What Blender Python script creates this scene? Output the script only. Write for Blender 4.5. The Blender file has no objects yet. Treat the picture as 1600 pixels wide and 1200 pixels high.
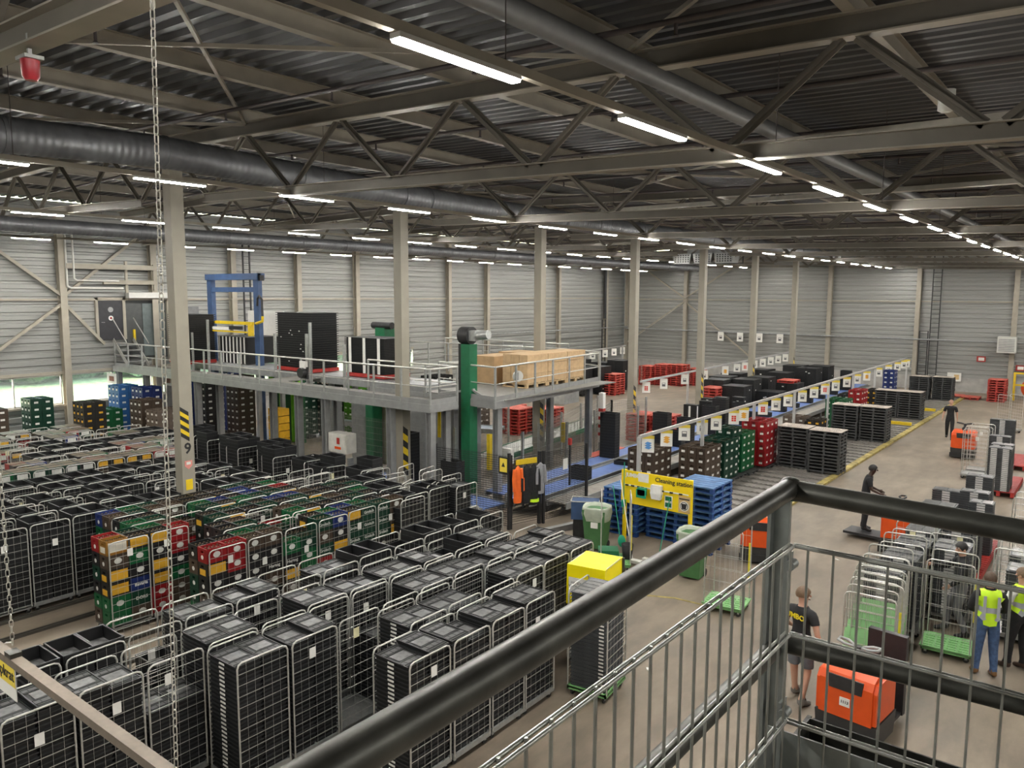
import bpy, math, random
from mathutils import Vector, Matrix
R = random.Random(7)
PI = math.pi
SC = bpy.context.scene
COL = SC.collection

# ---------------------------------------------------------------- camera, world, exposure
cam_d = bpy.data.cameras.new('camera'); cam = bpy.data.objects.new('camera', cam_d); COL.objects.link(cam)
cam_d.sensor_fit = 'HORIZONTAL'; cam_d.sensor_width = 36.0; cam_d.lens = 36.0 * 1220.0 / 1600.0
cam_d.clip_start = 0.05; cam_d.clip_end = 500
_r = Vector((0.78652401, 0.61754675, 0.00399934)); _u = Vector((-0.0735656, 0.08726125, 0.99346544)); _f = Vector((-0.61316237, 0.78167863, -0.11406327))
cam.matrix_world = Matrix(((_r.x, _u.x, -_f.x, 0), (_r.y, _u.y, -_f.y, 0), (_r.z, _u.z, -_f.z, 6.2), (0, 0, 0, 1)))
SC.camera = cam
w = bpy.data.worlds.new('world'); SC.world = w; w.use_nodes = True
nt = w.node_tree; bg = nt.nodes['Background']
sky = nt.nodes.new('ShaderNodeTexSky'); sky.sky_type = 'NISHITA'; sky.sun_disc = False
sky.sun_elevation = math.radians(38); sky.sun_rotation = math.radians(200); sky.air_density = 1.6; sky.dust_density = 4.0
nt.links.new(sky.outputs[0], bg.inputs[0]); bg.inputs[1].default_value = 1.5
SC.view_settings.view_transform = 'Standard'; SC.view_settings.look = 'None'
SC.view_settings.gamma = 1.0; SC.view_settings.use_curve_mapping = False
SC.view_settings.exposure = 0.05
try:
    SC.cycles.max_bounces = 7; SC.cycles.diffuse_bounces = 4; SC.cycles.glossy_bounces = 3
    SC.cycles.sample_clamp_indirect = 4.0; SC.cycles.caustics_reflective = False; SC.cycles.caustics_refractive = False
    SC.cycles.use_denoising = True
except Exception: pass
LED_POWER = 340.0

# ---------------------------------------------------------------- materials
MATS = {}
def mat(name, col, rough=0.6, metal=0.0, var=0.12, scale=6.0, bump=0.0, emit=None, spec=None, stretch=None, alpha=None, grime=0.0):
    if name in MATS: return MATS[name]
    m = bpy.data.materials.new(name); m.use_nodes = True; MATS[name] = m
    t = m.node_tree; b = t.nodes['Principled BSDF']
    c = (col[0], col[1], col[2], 1)
    b.inputs['Base Color'].default_value = c; b.inputs['Roughness'].default_value = rough; b.inputs['Metallic'].default_value = metal
    if emit:
        b.inputs['Emission Color'].default_value = c; b.inputs['Emission Strength'].default_value = emit
        return m
    if alpha is not None: b.inputs['Alpha'].default_value = alpha
    if var or bump or grime:
        tc = t.nodes.new('ShaderNodeTexCoord'); mp = t.nodes.new('ShaderNodeMapping')
        t.links.new(tc.outputs['Object'], mp.inputs[0])
        if stretch: mp.inputs['Scale'].default_value = stretch
        n = t.nodes.new('ShaderNodeTexNoise'); n.inputs['Scale'].default_value = scale; n.inputs['Detail'].default_value = 5
        t.links.new(mp.outputs[0], n.inputs['Vector'])
        rp = t.nodes.new('ShaderNodeValToRGB'); rp.color_ramp.elements[0].position = 0.3; rp.color_ramp.elements[1].position = 0.72
        rp.color_ramp.elements[0].color = tuple(max(0, v * (1 - var)) for v in col) + (1,)
        rp.color_ramp.elements[1].color = tuple(min(1, v * (1 + var)) for v in col) + (1,)
        t.links.new(n.outputs[0], rp.inputs[0]); last = rp.outputs[0]
        if grime:
            n2 = t.nodes.new('ShaderNodeTexNoise'); n2.inputs['Scale'].default_value = scale * 0.22; n2.inputs['Detail'].default_value = 8; n2.inputs['Roughness'].default_value = 0.7
            t.links.new(mp.outputs[0], n2.inputs['Vector'])
            r2 = t.nodes.new('ShaderNodeValToRGB'); r2.color_ramp.elements[0].position = 0.35; r2.color_ramp.elements[1].position = 0.62
            r2.color_ramp.elements[0].color = (1 - grime, 1 - grime, 1 - grime, 1); r2.color_ramp.elements[1].color = (1, 1, 1, 1)
            t.links.new(n2.outputs[0], r2.inputs[0])
            mx = t.nodes.new('ShaderNodeMix'); mx.data_type = 'RGBA'; mx.blend_type = 'MULTIPLY'; mx.inputs['Factor'].default_value = 1
            t.links.new(last, mx.inputs['A']); t.links.new(r2.outputs[0], mx.inputs['B']); last = mx.outputs['Result']
        t.links.new(last, b.inputs['Base Color'])
        if bump:
            bp = t.nodes.new('ShaderNodeBump'); bp.inputs['Strength'].default_value = bump; bp.inputs['Distance'].default_value = 0.01
            t.links.new(n.outputs[0], bp.inputs['Height']); t.links.new(bp.outputs[0], b.inputs['Normal'])
    return m

CREAM = mat('painted_steel_taupe', (0.36, 0.33, 0.27), 0.5, 0, 0.08, 3)
GALV = mat('galvanised_steel', (0.42, 0.43, 0.42), 0.42, 0.6, 0.15, 12)
CAGE = mat('zinc_wire', (0.58, 0.575, 0.54), 0.38, 0.55, 0.12, 20)
DECK = mat('roof_deck_steel', (0.115, 0.117, 0.123), 0.45, 0.35, 0.15, 1.2)
CLAD = mat('ribbed_wall_cladding', (0.315, 0.32, 0.305), 0.42, 0.25, 0.10, 1.5, stretch=(0.25, 0.25, 6))
PLINTH = mat('concrete_plinth', (0.38, 0.37, 0.35), 0.8, 0, 0.15, 3)
BLACKP = mat('black_plastic', (0.0075, 0.008, 0.009), 0.58, 0, 0.25, 9)
LIP = mat('black_rim_highlight', (0.022, 0.023, 0.025), 0.38, 0, 0.35, 12)  # crate rims and ridges: edge highlight put into the colour, lighter than the body
BLACKM = mat('black_steel', (0.03, 0.03, 0.032), 0.45, 0.2, 0.2, 9)
GREYP = mat('dark_grey_recycled_plastic', (0.048, 0.050, 0.051), 0.55, 0, 0.25, 7)
REDP = mat('red_pallet_paint', (0.38, 0.030, 0.024), 0.55, 0, 0.2, 6)
BLUEP = mat('blue_pallet_paint', (0.012, 0.055, 0.22), 0.55, 0, 0.25, 6)
WHITE = mat('white_label', (0.78, 0.77, 0.73), 0.6, 0, 0.05, 12)
YELLOW = mat('yellow_paint', (0.75, 0.53, 0.02), 0.5, 0, 0.1, 6)
GREENM = mat('green_machine_paint', (0.012, 0.14, 0.06), 0.4, 0, 0.12, 6)
GREENP = mat('pale_green_plastic', (0.20, 0.44, 0.17), 0.5, 0, 0.15, 8)
REDT = mat('worn_red_pallet_top', (0.50, 0.10, 0.07), 0.65, 0, 0.25, 5)
BLUET = mat('worn_blue_pallet_top', (0.07, 0.17, 0.36), 0.65, 0, 0.35, 5)
BLUEM = mat('blue_machine_paint', (0.045, 0.09, 0.20), 0.45, 0, 0.15, 5)
BLUEB = mat('blue_conveyor_belt', (0.13, 0.21, 0.48), 0.5, 0, 0.12, 5)
WOOD = mat('pale_pallet_wood', (0.50, 0.36, 0.20), 0.75, 0, 0.2, 9, stretch=(1, 1, 5))
CARTON = mat('brown_cardboard', (0.44, 0.29, 0.15), 0.8, 0, 0.12, 5)
ORANGE = mat('orange_truck_paint', (0.70, 0.085, 0.01), 0.38, 0, 0.06, 5)
RUBBER = mat('black_rubber', (0.02, 0.02, 0.02), 0.7, 0, 0.2, 9)
GREYM = mat('grey_machine_paint', (0.30, 0.31, 0.31), 0.5, 0.2, 0.15, 5)
RAILM = mat('dark_galvanised_handrail', (0.060, 0.060, 0.052), 0.40, 0.55, 0.35, 14, bump=0.2)
LED = mat('led_diffuser', (1.0, 0.97, 0.90), 0.5, emit=LED_POWER)

# ---------------------------------------------------------------- mesh builder
class MB:
    def __init__(s): s.v = []; s.f = []; s.m = []; s.mats = []; s.k = 0; s.sm = []
    def use(s, m):
        if m not in s.mats: s.mats.append(m)
        s.k = s.mats.index(m); return s
    def add(s, vs, fs, smooth=False):
        n = len(s.v); s.v += [tuple(v) for v in vs]; s.f += [tuple(i + n for i in f) for f in fs]; s.m += [s.k] * len(fs); s.sm += [smooth] * len(fs); return s
    def bb(s, x0, y0, z0, x1, y1, z1):
        return s.add([(x0,y0,z0),(x1,y0,z0),(x1,y1,z0),(x0,y1,z0),(x0,y0,z1),(x1,y0,z1),(x1,y1,z1),(x0,y1,z1)],
                     [(0,3,2,1),(4,5,6,7),(0,1,5,4),(1,2,6,5),(2,3,7,6),(3,0,4,7)])
    def box(s, cx, cy, cz, sx, sy, sz): return s.bb(cx-sx/2, cy-sy/2, cz-sz/2, cx+sx/2, cy+sy/2, cz+sz/2)
    def taper(s, cx, cy, z0, z1, ax, ay, bx, by, ox=0, oy=0):   # frustum: half sizes a at the bottom, b at the top
        return s.add([(cx-ax,cy-ay,z0),(cx+ax,cy-ay,z0),(cx+ax,cy+ay,z0),(cx-ax,cy+ay,z0),(cx+ox-bx,cy+oy-by,z1),(cx+ox+bx,cy+oy-by,z1),(cx+ox+bx,cy+oy+by,z1),(cx+ox-bx,cy+oy+by,z1)],
                     [(0,3,2,1),(4,5,6,7),(0,1,5,4),(1,2,6,5),(2,3,7,6),(3,0,4,7)])
    def bar(s, p, q, w, h, up=(0, 0, 1)):
        p = Vector(p); q = Vector(q); d = (q - p).normalized(); u = Vector(up)
        if abs(d.dot(u)) > 0.98: u = Vector((0, 1, 0))
        a = d.cross(u).normalized() * w / 2; b = a.cross(d).normalized() * h / 2
        vs = [p-a-b, p+a-b, p+a+b, p-a+b, q-a-b, q+a-b, q+a+b, q-a+b]
        return s.add(vs, [(0,3,2,1),(4,5,6,7),(0,1,5,4),(1,2,6,5),(2,3,7,6),(3,0,4,7)])
    def tube(s, pts, r, n=6, caps=True):
        pts = [Vector(p) for p in pts]; rings = []; N = len(pts); prev = None
        for i, p in enumerate(pts):
            if i == 0: d = pts[1] - p
            elif i == N - 1: d = p - pts[i-1]
            else: d = (pts[i+1] - p).normalized() + (p - pts[i-1]).normalized()
            d.normalize()
            if prev is None:
                u = Vector((0, 0, 1)) if abs(d.z) < 0.9 else Vector((1, 0, 0))
                a = d.cross(u).normalized()
            else: a = (prev - d * prev.dot(d)).normalized()
            prev = a; b = d.cross(a); rr = r[i] if isinstance(r, (list, tuple)) else r
            rings.append([p + (a * math.cos(t) + b * math.sin(t)) * rr for t in [2*PI*k/n for k in range(n)]])
        vs = [v for g in rings for v in g]; fs = []
        for i in range(N - 1):
            for k in range(n): fs.append((i*n+k, i*n+(k+1) % n, (i+1)*n+(k+1) % n, (i+1)*n+k))
        s.add(vs, fs, n > 4)
        if caps: s.add(rings[0][::-1], [tuple(range(n))]); s.add(rings[-1], [tuple(range(n))])
        return s
    def quad(s, a, b, c, d): return s.add([a, b, c, d], [(0, 1, 2, 3)])
    def prism(s, poly, axis, a, b):   # polygon in the plane across axis, extruded from a to b
        def P(u, v, t): return {'x': (t, u, v), 'y': (u, t, v), 'z': (u, v, t)}[axis]
        n = len(poly); vs = [P(u, v, a) for u, v in poly] + [P(u, v, b) for u, v in poly]
        fs = [tuple(range(n))[::-1], tuple(range(n, 2*n))] + [(i, (i+1) % n, n+(i+1) % n, n+i) for i in range(n)]
        return s.add(vs, fs)
    def lathe(s, prof, c=(0, 0, 0), n=12):
        vs = []; fs = []
        for r, z in prof:
            for k in range(n): t = 2*PI*k/n; vs.append((c[0]+r*math.cos(t), c[1]+r*math.sin(t), c[2]+z))
        for i in range(len(prof)-1):
            for k in range(n): fs.append((i*n+k, i*n+(k+1) % n, (i+1)*n+(k+1) % n, (i+1)*n+k))
        s.add(vs, fs, True); s.add(vs[:n][::-1], [tuple(range(n))]); s.add(vs[-n:], [tuple(range(n))]); return s
    def ell(s, c, r, n=10, h=7, M=None):
        vs = []; fs = []
        for i in range(h+1):
            a = PI*i/h
            for k in range(n):
                t = 2*PI*k/n; p = Vector((r[0]*math.sin(a)*math.cos(t), r[1]*math.sin(a)*math.sin(t), -r[2]*math.cos(a)))
                if M: p = M @ p
                vs.append((c[0]+p.x, c[1]+p.y, c[2]+p.z))
        for i in range(h):
            for k in range(n): fs.append((i*n+k, i*n+(k+1) % n, (i+1)*n+(k+1) % n, (i+1)*n+k))
        return s.add(vs, fs, True)
    def xf(s, other, dx=0, dy=0, dz=0, rz=0):   # merge another builder, moved
        c, q = math.cos(rz), math.sin(rz); n = len(s.v)
        s.v += [(x*c-y*q+dx, x*q+y*c+dy, z+dz) for x, y, z in other.v]
        s.f += [tuple(i+n for i in f) for f in other.f]
        mp = []
        for m in other.mats: s.use(m); mp.append(s.k)
        s.m += [mp[k] for k in other.m]; s.sm += other.sm; return s
    def mesh(s, name):
        me = bpy.data.meshes.new(name); me.from_pydata(s.v, [], s.f)
        for m in s.mats: me.materials.append(m)
        me.polygons.foreach_set('material_index', s.m); me.polygons.foreach_set('use_smooth', s.sm)
        me.update(); return me
def mb(m): return MB().use(m)

def ob(name, data, parent=None, loc=(0, 0, 0), rz=0, label=None, rot=None):
    if isinstance(data, MB): data = data.mesh(name)
    o = bpy.data.objects.new(name, data); COL.objects.link(o); o.location = loc
    o.rotation_euler = rot if rot else (0, 0, rz)
    if parent: o.parent = parent
    if label: o['label'] = label
    return o
def thing(name, label, cat, loc=(0, 0, 0), rz=0, group=None, data=None):
    if isinstance(data, MB): data = data.mesh(name)
    o = ob(name, data, None, loc, rz); o['label'] = label; o['category'] = cat
    if group: o['group'] = group
    return o
def struct(name, data, parent=None, loc=(0, 0, 0), rz=0):
    o = ob(name, data, parent, loc, rz)
    if not parent: o['kind'] = 'structure'
    return o
def stuff(name, data, label, cat, parent=None):
    o = ob(name, data, parent); o['kind'] = 'stuff'
    if not parent: o['label'] = label; o['category'] = cat
    return o
def clone(root, loc, rz=0, label=None, group=None, skip=()):
    r = root.copy(); COL.objects.link(r); r.location = loc; r.rotation_euler = (0, 0, rz)
    if label: r['label'] = label
    if group: r['group'] = group
    for ch in root.children:
        if ch.name.split('.')[0] in skip: continue
        c = ch.copy(); COL.objects.link(c); c.parent = r
        for g in ch.children: d = g.copy(); COL.objects.link(d); d.parent = c
    return r
TXT = {}
def text(name, body, size, m, parent=None, loc=(0, 0, 0), rot=(PI/2, 0, 0), ext=0.001, align='CENTER', sx=1.0, bold=0.0, label=None):
    key = (body, size, m.name, ext, align, bold)
    if key not in TXT:
        c = bpy.data.curves.new(name, 'FONT'); c.body = body; c.size = size; c.extrude = ext; c.align_x = align; c.align_y = 'CENTER'; c.offset = bold; c.resolution_u = 2
        c.materials.append(m); q = bpy.data.objects.new(name, c); COL.objects.link(q); bpy.context.view_layer.update()
        TXT[key] = bpy.data.meshes.new_from_object(q.evaluated_get(bpy.context.evaluated_depsgraph_get())); TXT[key].name = name
        bpy.data.objects.remove(q); bpy.data.curves.remove(c)
    o = ob(name, TXT[key], parent, loc, rot=rot, label=label); o.scale = (sx, 1, 1)
    return o
ORD = 'first second third fourth fifth sixth seventh eighth ninth tenth eleventh twelfth thirteenth fourteenth fifteenth sixteenth seventeenth eighteenth nineteenth twentieth'.split()
def nth(i): return ORD[i] if i < 20 else 'twenty-'+ORD[i-20] if i < 29 else 'thirty-'+ORD[i-30] if i > 29 else 'thirtieth'
def zb(x):   # underside of the roof trusses' lower chord at x
    a = min(-x, 23.0); return 7.68 + 0.026 * (a if a > 0 else a*0.0) - 0.02 * max(0, -x - 23.0)
# ---------------------------------------------------------------- the hall: floor, walls, roof
W = -33.4; D = 58.0; XR = 14.0; YB = -7.0
def floor_mat():
    m = bpy.data.materials.new('worn_concrete_floor'); m.use_nodes = True; t = m.node_tree; b = t.nodes['Principled BSDF']
    tc = t.nodes.new('ShaderNodeTexCoord')
    def noise(sc, det, st=None, ro=0.6):
        n = t.nodes.new('ShaderNodeTexNoise'); n.inputs['Scale'].default_value = sc; n.inputs['Detail'].default_value = det; n.inputs['Roughness'].default_value = ro
        if st:
            mp = t.nodes.new('ShaderNodeMapping'); mp.inputs['Scale'].default_value = st; t.links.new(tc.outputs['Object'], mp.inputs[0]); t.links.new(mp.outputs[0], n.inputs['Vector'])
        else: t.links.new(tc.outputs['Object'], n.inputs['Vector'])
        return n
    n1 = noise(0.35, 6); n2 = noise(2.2, 8, (1.0, 0.35, 1)); n3 = noise(30, 3)
    r1 = t.nodes.new('ShaderNodeValToRGB'); r1.color_ramp.elements[0].position = 0.25; r1.color_ramp.elements[1].position = 0.75
    r1.color_ramp.elements[0].color = (0.165,0.135,0.105,1); r1.color_ramp.elements[1].color = (0.31,0.255,0.195,1)
    t.links.new(n1.outputs[0], r1.inputs[0])
    r2 = t.nodes.new('ShaderNodeValToRGB'); r2.color_ramp.elements[0].position = 0.35; r2.color_ramp.elements[1].position = 0.65
    r2.color_ramp.elements[0].color = (0.66, 0.645, 0.63, 1); r2.color_ramp.elements[1].color = (1.08, 1.07, 1.06, 1)
    t.links.new(n2.outputs[0], r2.inputs[0])
    mx = t.nodes.new('ShaderNodeMix'); mx.data_type = 'RGBA'; mx.blend_type = 'MULTIPLY'; mx.inputs['Factor'].default_value = 1
    t.links.new(r1.outputs[0], mx.inputs['A']); t.links.new(r2.outputs[0], mx.inputs['B']); t.links.new(mx.outputs['Result'], b.inputs['Base Color'])
    mr = t.nodes.new('ShaderNodeMapRange'); mr.inputs['To Min'].default_value = 0.38; mr.inputs['To Max'].default_value = 0.72
    t.links.new(n2.outputs[0], mr.inputs['Value']); t.links.new(mr.outputs[0], b.inputs['Roughness'])
    bp = t.nodes.new('ShaderNodeBump'); bp.inputs['Strength'].default_value = 0.08; bp.inputs['Distance'].default_value = 0.005
    t.links.new(n3.outputs[0], bp.inputs['Height']); t.links.new(bp.outputs[0], b.inputs['Normal'])
    return m
FLOOR = floor_mat()
b = mb(FLOOR); b.bb(W-0.1, YB, -0.3, XR, D+0.1, 0); FL = struct('floor', b)
TRACK = mat('dark_steel_guide_track', (0.07, 0.065, 0.055), 0.5, 0.4, 0.2, 3, stretch=(6, 0.3, 1))
YWORN = mat('worn_yellow_floor_paint', (0.42, 0.33, 0.10), 0.7, 0, 0.45, 5, grime=0.5)
for x in (-16.2, -15.35, -14.5, -13.65, -12.8, -11.95, -11.1, -10.25, -9.4, -8.5, -7.65):
    t_ = mb(TRACK)
    y0 = -6.0 if x < -8 else 4.5
    t_.bb(x-0.06, y0, 0, x-0.03, 12.8, 0.05).bb(x+0.03, y0, 0, x+0.06, 12.8, 0.05).bb(x-0.03, y0, 0, x+0.03, 12.8, 0.008)
    struct('floor_guide_track', t_, FL)
# cladding: horizontal trapezoidal ribs as real relief
def ribs(z0, z1, pitch, d):
    out = []; z = z0
    while z < z1:
        out += [(0, z), (0, min(z1, z+pitch*0.52)), (d, min(z1, z+pitch*0.62)), (d, min(z1, z+pitch*0.9)), (0, min(z1, z+pitch))]; z += pitch
    return out
def clad_x(b, x, sgn, y0, y1, z0, z1, pitch=0.30, d=0.045):   # wall in plane x, inner side +sgn
    pr_ = ribs(z0, z1, pitch, d)
    for (a, za), (c, zc_) in zip(pr_, pr_[1:]):
        if (a, za) == (c, zc_): continue
        q = [(x-sgn*a, y0, za), (x-sgn*a, y1, za), (x-sgn*c, y1, zc_), (x-sgn*c, y0, zc_)]
        b.quad(*q)
def clad_y(b, y, sgn, x0, x1, z0, z1, pitch=0.30, d=0.045):
    pr_ = ribs(z0, z1, pitch, d)
    for (a, za), (c, zc_) in zip(pr_, pr_[1:]):
        if (a, za) == (c, zc_): continue
        b.quad((x0, y-sgn*a, za), (x1, y-sgn*a, za), (x1, y-sgn*c, zc_), (x0, y-sgn*c, zc_))
WTOP = 9.75
# left wall with the window strip (x = W)
ZW0, ZW1 = 1.75, 2.95; YW1 = 33.0
b = mb(CLAD); clad_x(b, W, 1, YB, D, ZW1+0.1, WTOP); clad_x(b, W, 1, YB, D, 0.9, ZW0-0.05); clad_x(b, W, 1, YW1, D, ZW0-0.05, ZW1+0.1)
b.use(PLINTH).bb(W-0.12, YB, 0, W+0.06, D, 0.9)
b.use(CREAM).bb(W-0.14, YB, ZW0-0.08, W+0.10, YW1, ZW0).bb(W-0.14, YB, ZW1, W+0.06, YW1, ZW1+0.12)
WL = struct('wall_left', b)
b = mb(CLAD); clad_y(b, D, -1, W, XR, 0.9, WTOP); b.use(PLINTH).bb(W, D-0.06, 0, XR, D+0.12, 0.9)
WB = struct('wall_back', b)
b = mb(CLAD); clad_x(b, XR, -1, YB, D, 0.0, WTOP); struct('wall_right', b)
b = mb(CLAD); clad_y(b, YB, 1, W, XR, 0.0, WTOP); struct('wall_front', b)
# wall posts, girts, braces
def hprofile(b, x, y, z0, z1, w=0.2, d=0.2, ax='x'):
    t = 0.016
    if ax == 'x':   # flanges face +-x
        b.bb(x, y-w/2, z0, x+t, y+w/2, z1).bb(x+d-t, y-w/2, z0, x+d, y+w/2, z1).bb(x+t, y-t/2, z0, x+d-t, y+t/2, z1)
    else:
        b.bb(x-w/2, y-d, z0, x+w/2, y-d+t, z1).bb(x-w/2, y-t, z0, x+w/2, y, z1).bb(x-t/2, y-d+t, z0, x+t/2, y-t, z1)
k = 33.4/31.9
LP = [12.88*k-3.6*k*i for i in range(5, 0, -1)] + [12.88*k, 16.41*k, 20.08*k, 23.62*k, 27.28*k, 30.8*k, 34.35*k, 37.9*k, 45.79*k, 52.2*k]
for y in LP:
    b = mb(CREAM); hprofile(b, W+0.01, y, 0, 9.3, 0.26, 0.3); struct('wall_post', b, WL)
for i, x in enumerate([-26.59*1.045, -21.23*1.045, -15.97*1.045, -10.53*1.045, -5.27*1.045, 0.1, 5.6, 11.2]):
    b = mb(CREAM); hprofile(b, x, D-0.01, 0, 9.3, 0.28, 0.3, 'y'); struct('wall_post', b, WB)
b = mb(CREAM); hprofile(b, W+0.2, D-0.3, 0, 9.3, 0.3, 0.3); struct('wall_post', b, WB)
b = mb(CREAM).bb(W+0.02, YB, 5.88, W+0.12, D, 5.96); struct('wall_girt', b, WL)
b = mb(CREAM).bb(W, D-0.14, 5.80, XR, D-0.03, 5.88); struct('wall_girt', b, WB)
def brace(par, p, q, r=0.07):
    b = mb(CREAM); b.bar(p, q, r*1.6, r*1.6); struct('wall_brace', b, par)
yA, yB, yC = LP[4], LP[5], LP[6]
for ya, yb in ((yA, yB), (yC, yB)):
    brace(WL, (W+0.2, ya, 9.0), (W+0.2, yb, 6.05)); brace(WL, (W+0.2, yb, 5.8), (W+0.2, ya if ya < yb else yb+1.5, 3.0 if ya < yb else 4.1))
X2 = -26.59*1.045
brace(WB, (W+0.4, D-0.35, 9.3), (X2, D-0.35, 5.95)); brace(WB, (X2, D-0.35, 5.7), (W+0.4, D-0.35, 2.2))
brace(WB, (-21.23*1.045, D-0.35, 9.3), (X2, D-0.35, 5.95)); brace(WB, (X2, D-0.35, 5.7), (-21.23*1.045, D-0.35, 1.5))
# windows: frame + pane per bay
GLASS = mat('window_glass', (0.85, 0.9, 0.9), 0.05, 0, 0, alpha=0.12)
FRAMEM = mat('white_window_frame', (0.62, 0.62, 0.58), 0.4, 0, 0.04)
n = 1
for i in range(len(LP)-1):
    y0, y1 = LP[i]+0.14, LP[i+1]-0.14
    if y0 > YW1: break
    y1 = min(y1, YW1)
    b = mb(FRAMEM); ym = (y0+y1)/2
    for a, c in ((y0, y0+0.05), (ym-0.025, ym+0.025), (y1-0.05, y1)): b.bb(W-0.08, a, ZW0, W-0.02, c, ZW1)
    b.bb(W-0.08, y0, ZW0, W-0.02, y1, ZW0+0.06).bb(W-0.08, y0, ZW1-0.06, W-0.02, y1, ZW1)
    wdo = struct('window_%d' % n, b); n += 1
    for a, c in ((y0+0.05, ym-0.025), (ym+0.025, y1-0.05)):
        ob('window_pane', mb(GLASS).bb(W-0.055, a, ZW0+0.06, W-0.045, c, ZW1-0.06), wdo)
# outdoors beyond the windows
GRASS = mat('lawn', (0.26, 0.36, 0.16), 0.9, 0, 0.35, 3, bump=0.3)
PAVE = mat('pale_paving', (0.50, 0.50, 0.47), 0.85, 0, 0.1, 2)
LEAF = mat('hedge_leaves', (0.17, 0.28, 0.16), 0.8, 0, 0.4, 5, bump=0.5)
b = mb(PAVE).bb(-42, -60, -0.5, W-0.15, 90, -0.05); struct('pavement', b)
b = mb(GRASS).bb(-110, -60, -0.6, -42, 110, -0.02); struct('lawn', b)
b = mb(LEAF)
for i in range(46):
    for j in range(2):
        x, y = -60-9*j+R.uniform(-1.5, 1.5), -52+i*3.2+R.uniform(-1, 1); h = 4.2+2.6*j+R.uniform(-1, 1.4)
        n_, hh = 12, 9; vs = []; fs = []
        for a in range(hh+1):
            for c in range(n_):
                ph, th = PI*a/hh, 2*PI*c/n_; q = 1+R.uniform(-0.16, 0.16)
                vs.append((x+2.9*q*math.sin(ph)*math.cos(th), y+2.6*q*math.sin(ph)*math.sin(th), h*0.5-h*0.55*q*math.cos(ph)))
        for a in range(hh):
            for c in range(n_): fs.append((a*n_+c, a*n_+(c+1) % n_, (a+1)*n_+(c+1) % n_, (a+1)*n_+c))
        b.add(vs, fs)
stuff('hedge', b, 'green hedge and trees beyond the lawn outside the window strip', 'hedge')
# roof deck: trapezoidal ribs running along x
def zd(x): return zb(x) + 1.70
RIDGE = -23.0
b = mb(DECK); y = YB; ys = []
while y < D:
    ys += [(y, 0), (y+0.10, 0), (y+0.135, 0.075), (y+0.265, 0.075), (y+0.30, 0)]; y += 0.30
for xa, xb in ((W, RIDGE), (RIDGE, 0), (0, XR)):
    for (ya, ha), (yb, hb) in zip(ys, ys[1:]):
        if ya == yb: continue
        b.quad((xa, ya, zd(xa)+ha), (xb, ya, zd(xb)+ha), (xb, yb, zd(xb)+hb), (xa, yb, zd(xa)+hb))
CE = struct('ceiling', b)
b = mb(DECK).bb(W-0.2, YB, 10.4, XR, D+0.2, 10.5); struct('roof_membrane', b, CE)
# trusses
TY = [9.1 + 6.8*i for i in range(-2, 8)]
XC = -16.55; P0 = -2.55
def tnode(k): return P0 - 2.8*k
TR = mat('truss_steel_shaded_taupe', (0.165, 0.15, 0.125), 0.45, 0.15, 0.1, 3)  # shade on webs and diagonals put into the colour; flanges take the lighter purlin steel
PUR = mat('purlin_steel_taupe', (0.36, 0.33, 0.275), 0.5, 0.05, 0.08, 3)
for i, y in enumerate(TY):
    if i == 0: continue
    t = struct('roof_truss', None)
    for (xa, xb) in ((W+0.2, RIDGE), (RIDGE, 0.0), (0.0, XR)):
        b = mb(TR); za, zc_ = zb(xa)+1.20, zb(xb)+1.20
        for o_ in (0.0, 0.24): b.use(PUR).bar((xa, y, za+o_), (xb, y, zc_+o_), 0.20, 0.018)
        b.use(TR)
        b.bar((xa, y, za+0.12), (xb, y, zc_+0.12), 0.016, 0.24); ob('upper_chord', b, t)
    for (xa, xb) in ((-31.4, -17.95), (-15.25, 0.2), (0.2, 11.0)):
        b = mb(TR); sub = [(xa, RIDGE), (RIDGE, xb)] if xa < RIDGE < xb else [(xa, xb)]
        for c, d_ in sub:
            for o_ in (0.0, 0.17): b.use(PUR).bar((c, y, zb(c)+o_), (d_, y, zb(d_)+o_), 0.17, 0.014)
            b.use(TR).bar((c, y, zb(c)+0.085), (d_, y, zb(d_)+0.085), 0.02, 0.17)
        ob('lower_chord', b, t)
    for kk in range(-5, 11):
        x = tnode(kk)
        for s_ in (-1.4, 1.4):
            xl = x + s_
            if abs(xl-XC) < 0.1 or xl < W+1 or xl > 11.0: continue
            if abs(x-XC) < 0.1: pass
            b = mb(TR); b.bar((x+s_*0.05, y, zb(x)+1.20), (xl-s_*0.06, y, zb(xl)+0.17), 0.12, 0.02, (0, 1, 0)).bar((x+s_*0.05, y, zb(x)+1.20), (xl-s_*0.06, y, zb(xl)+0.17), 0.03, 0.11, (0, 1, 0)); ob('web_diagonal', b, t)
# purlins
PUR = mat('purlin_steel_taupe', (0.36, 0.33, 0.275), 0.5, 0.05, 0.08, 3)
for kk in range(-5, 11):
    x = tnode(kk)
    if x < W+0.5: continue
    z0 = zb(x)+1.45; b = mb(PUR)
    b.bb(x-0.07, YB, z0, x+0.07, D, z0+0.012).bb(x-0.07, YB, z0+0.24, x+0.07, D, z0+0.252).bb(x-0.006, YB, z0+0.012, x+0.006, D, z0+0.24)
    struct('purlin', b)
# roof wind bracing (thin rods) and sprinkler pipes under the deck
for j, y in enumerate(TY[1:-1]):
    if j % 2: continue
    for kk in range(-2, 9, 3):
        xa, xb = tnode(kk), tnode(kk+3)
        if xb < W: continue
        b = mb(PUR); b.bar((xa, y, zb(xa)+1.44), (xb, y+6.8, zb(xb)+1.44), 0.05, 0.05); struct('roof_brace', b)
        b = mb(PUR); b.bar((xb, y, zb(xb)+1.41), (xa, y+6.8, zb(xa)+1.41), 0.05, 0.05); struct('roof_brace', b)
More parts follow.
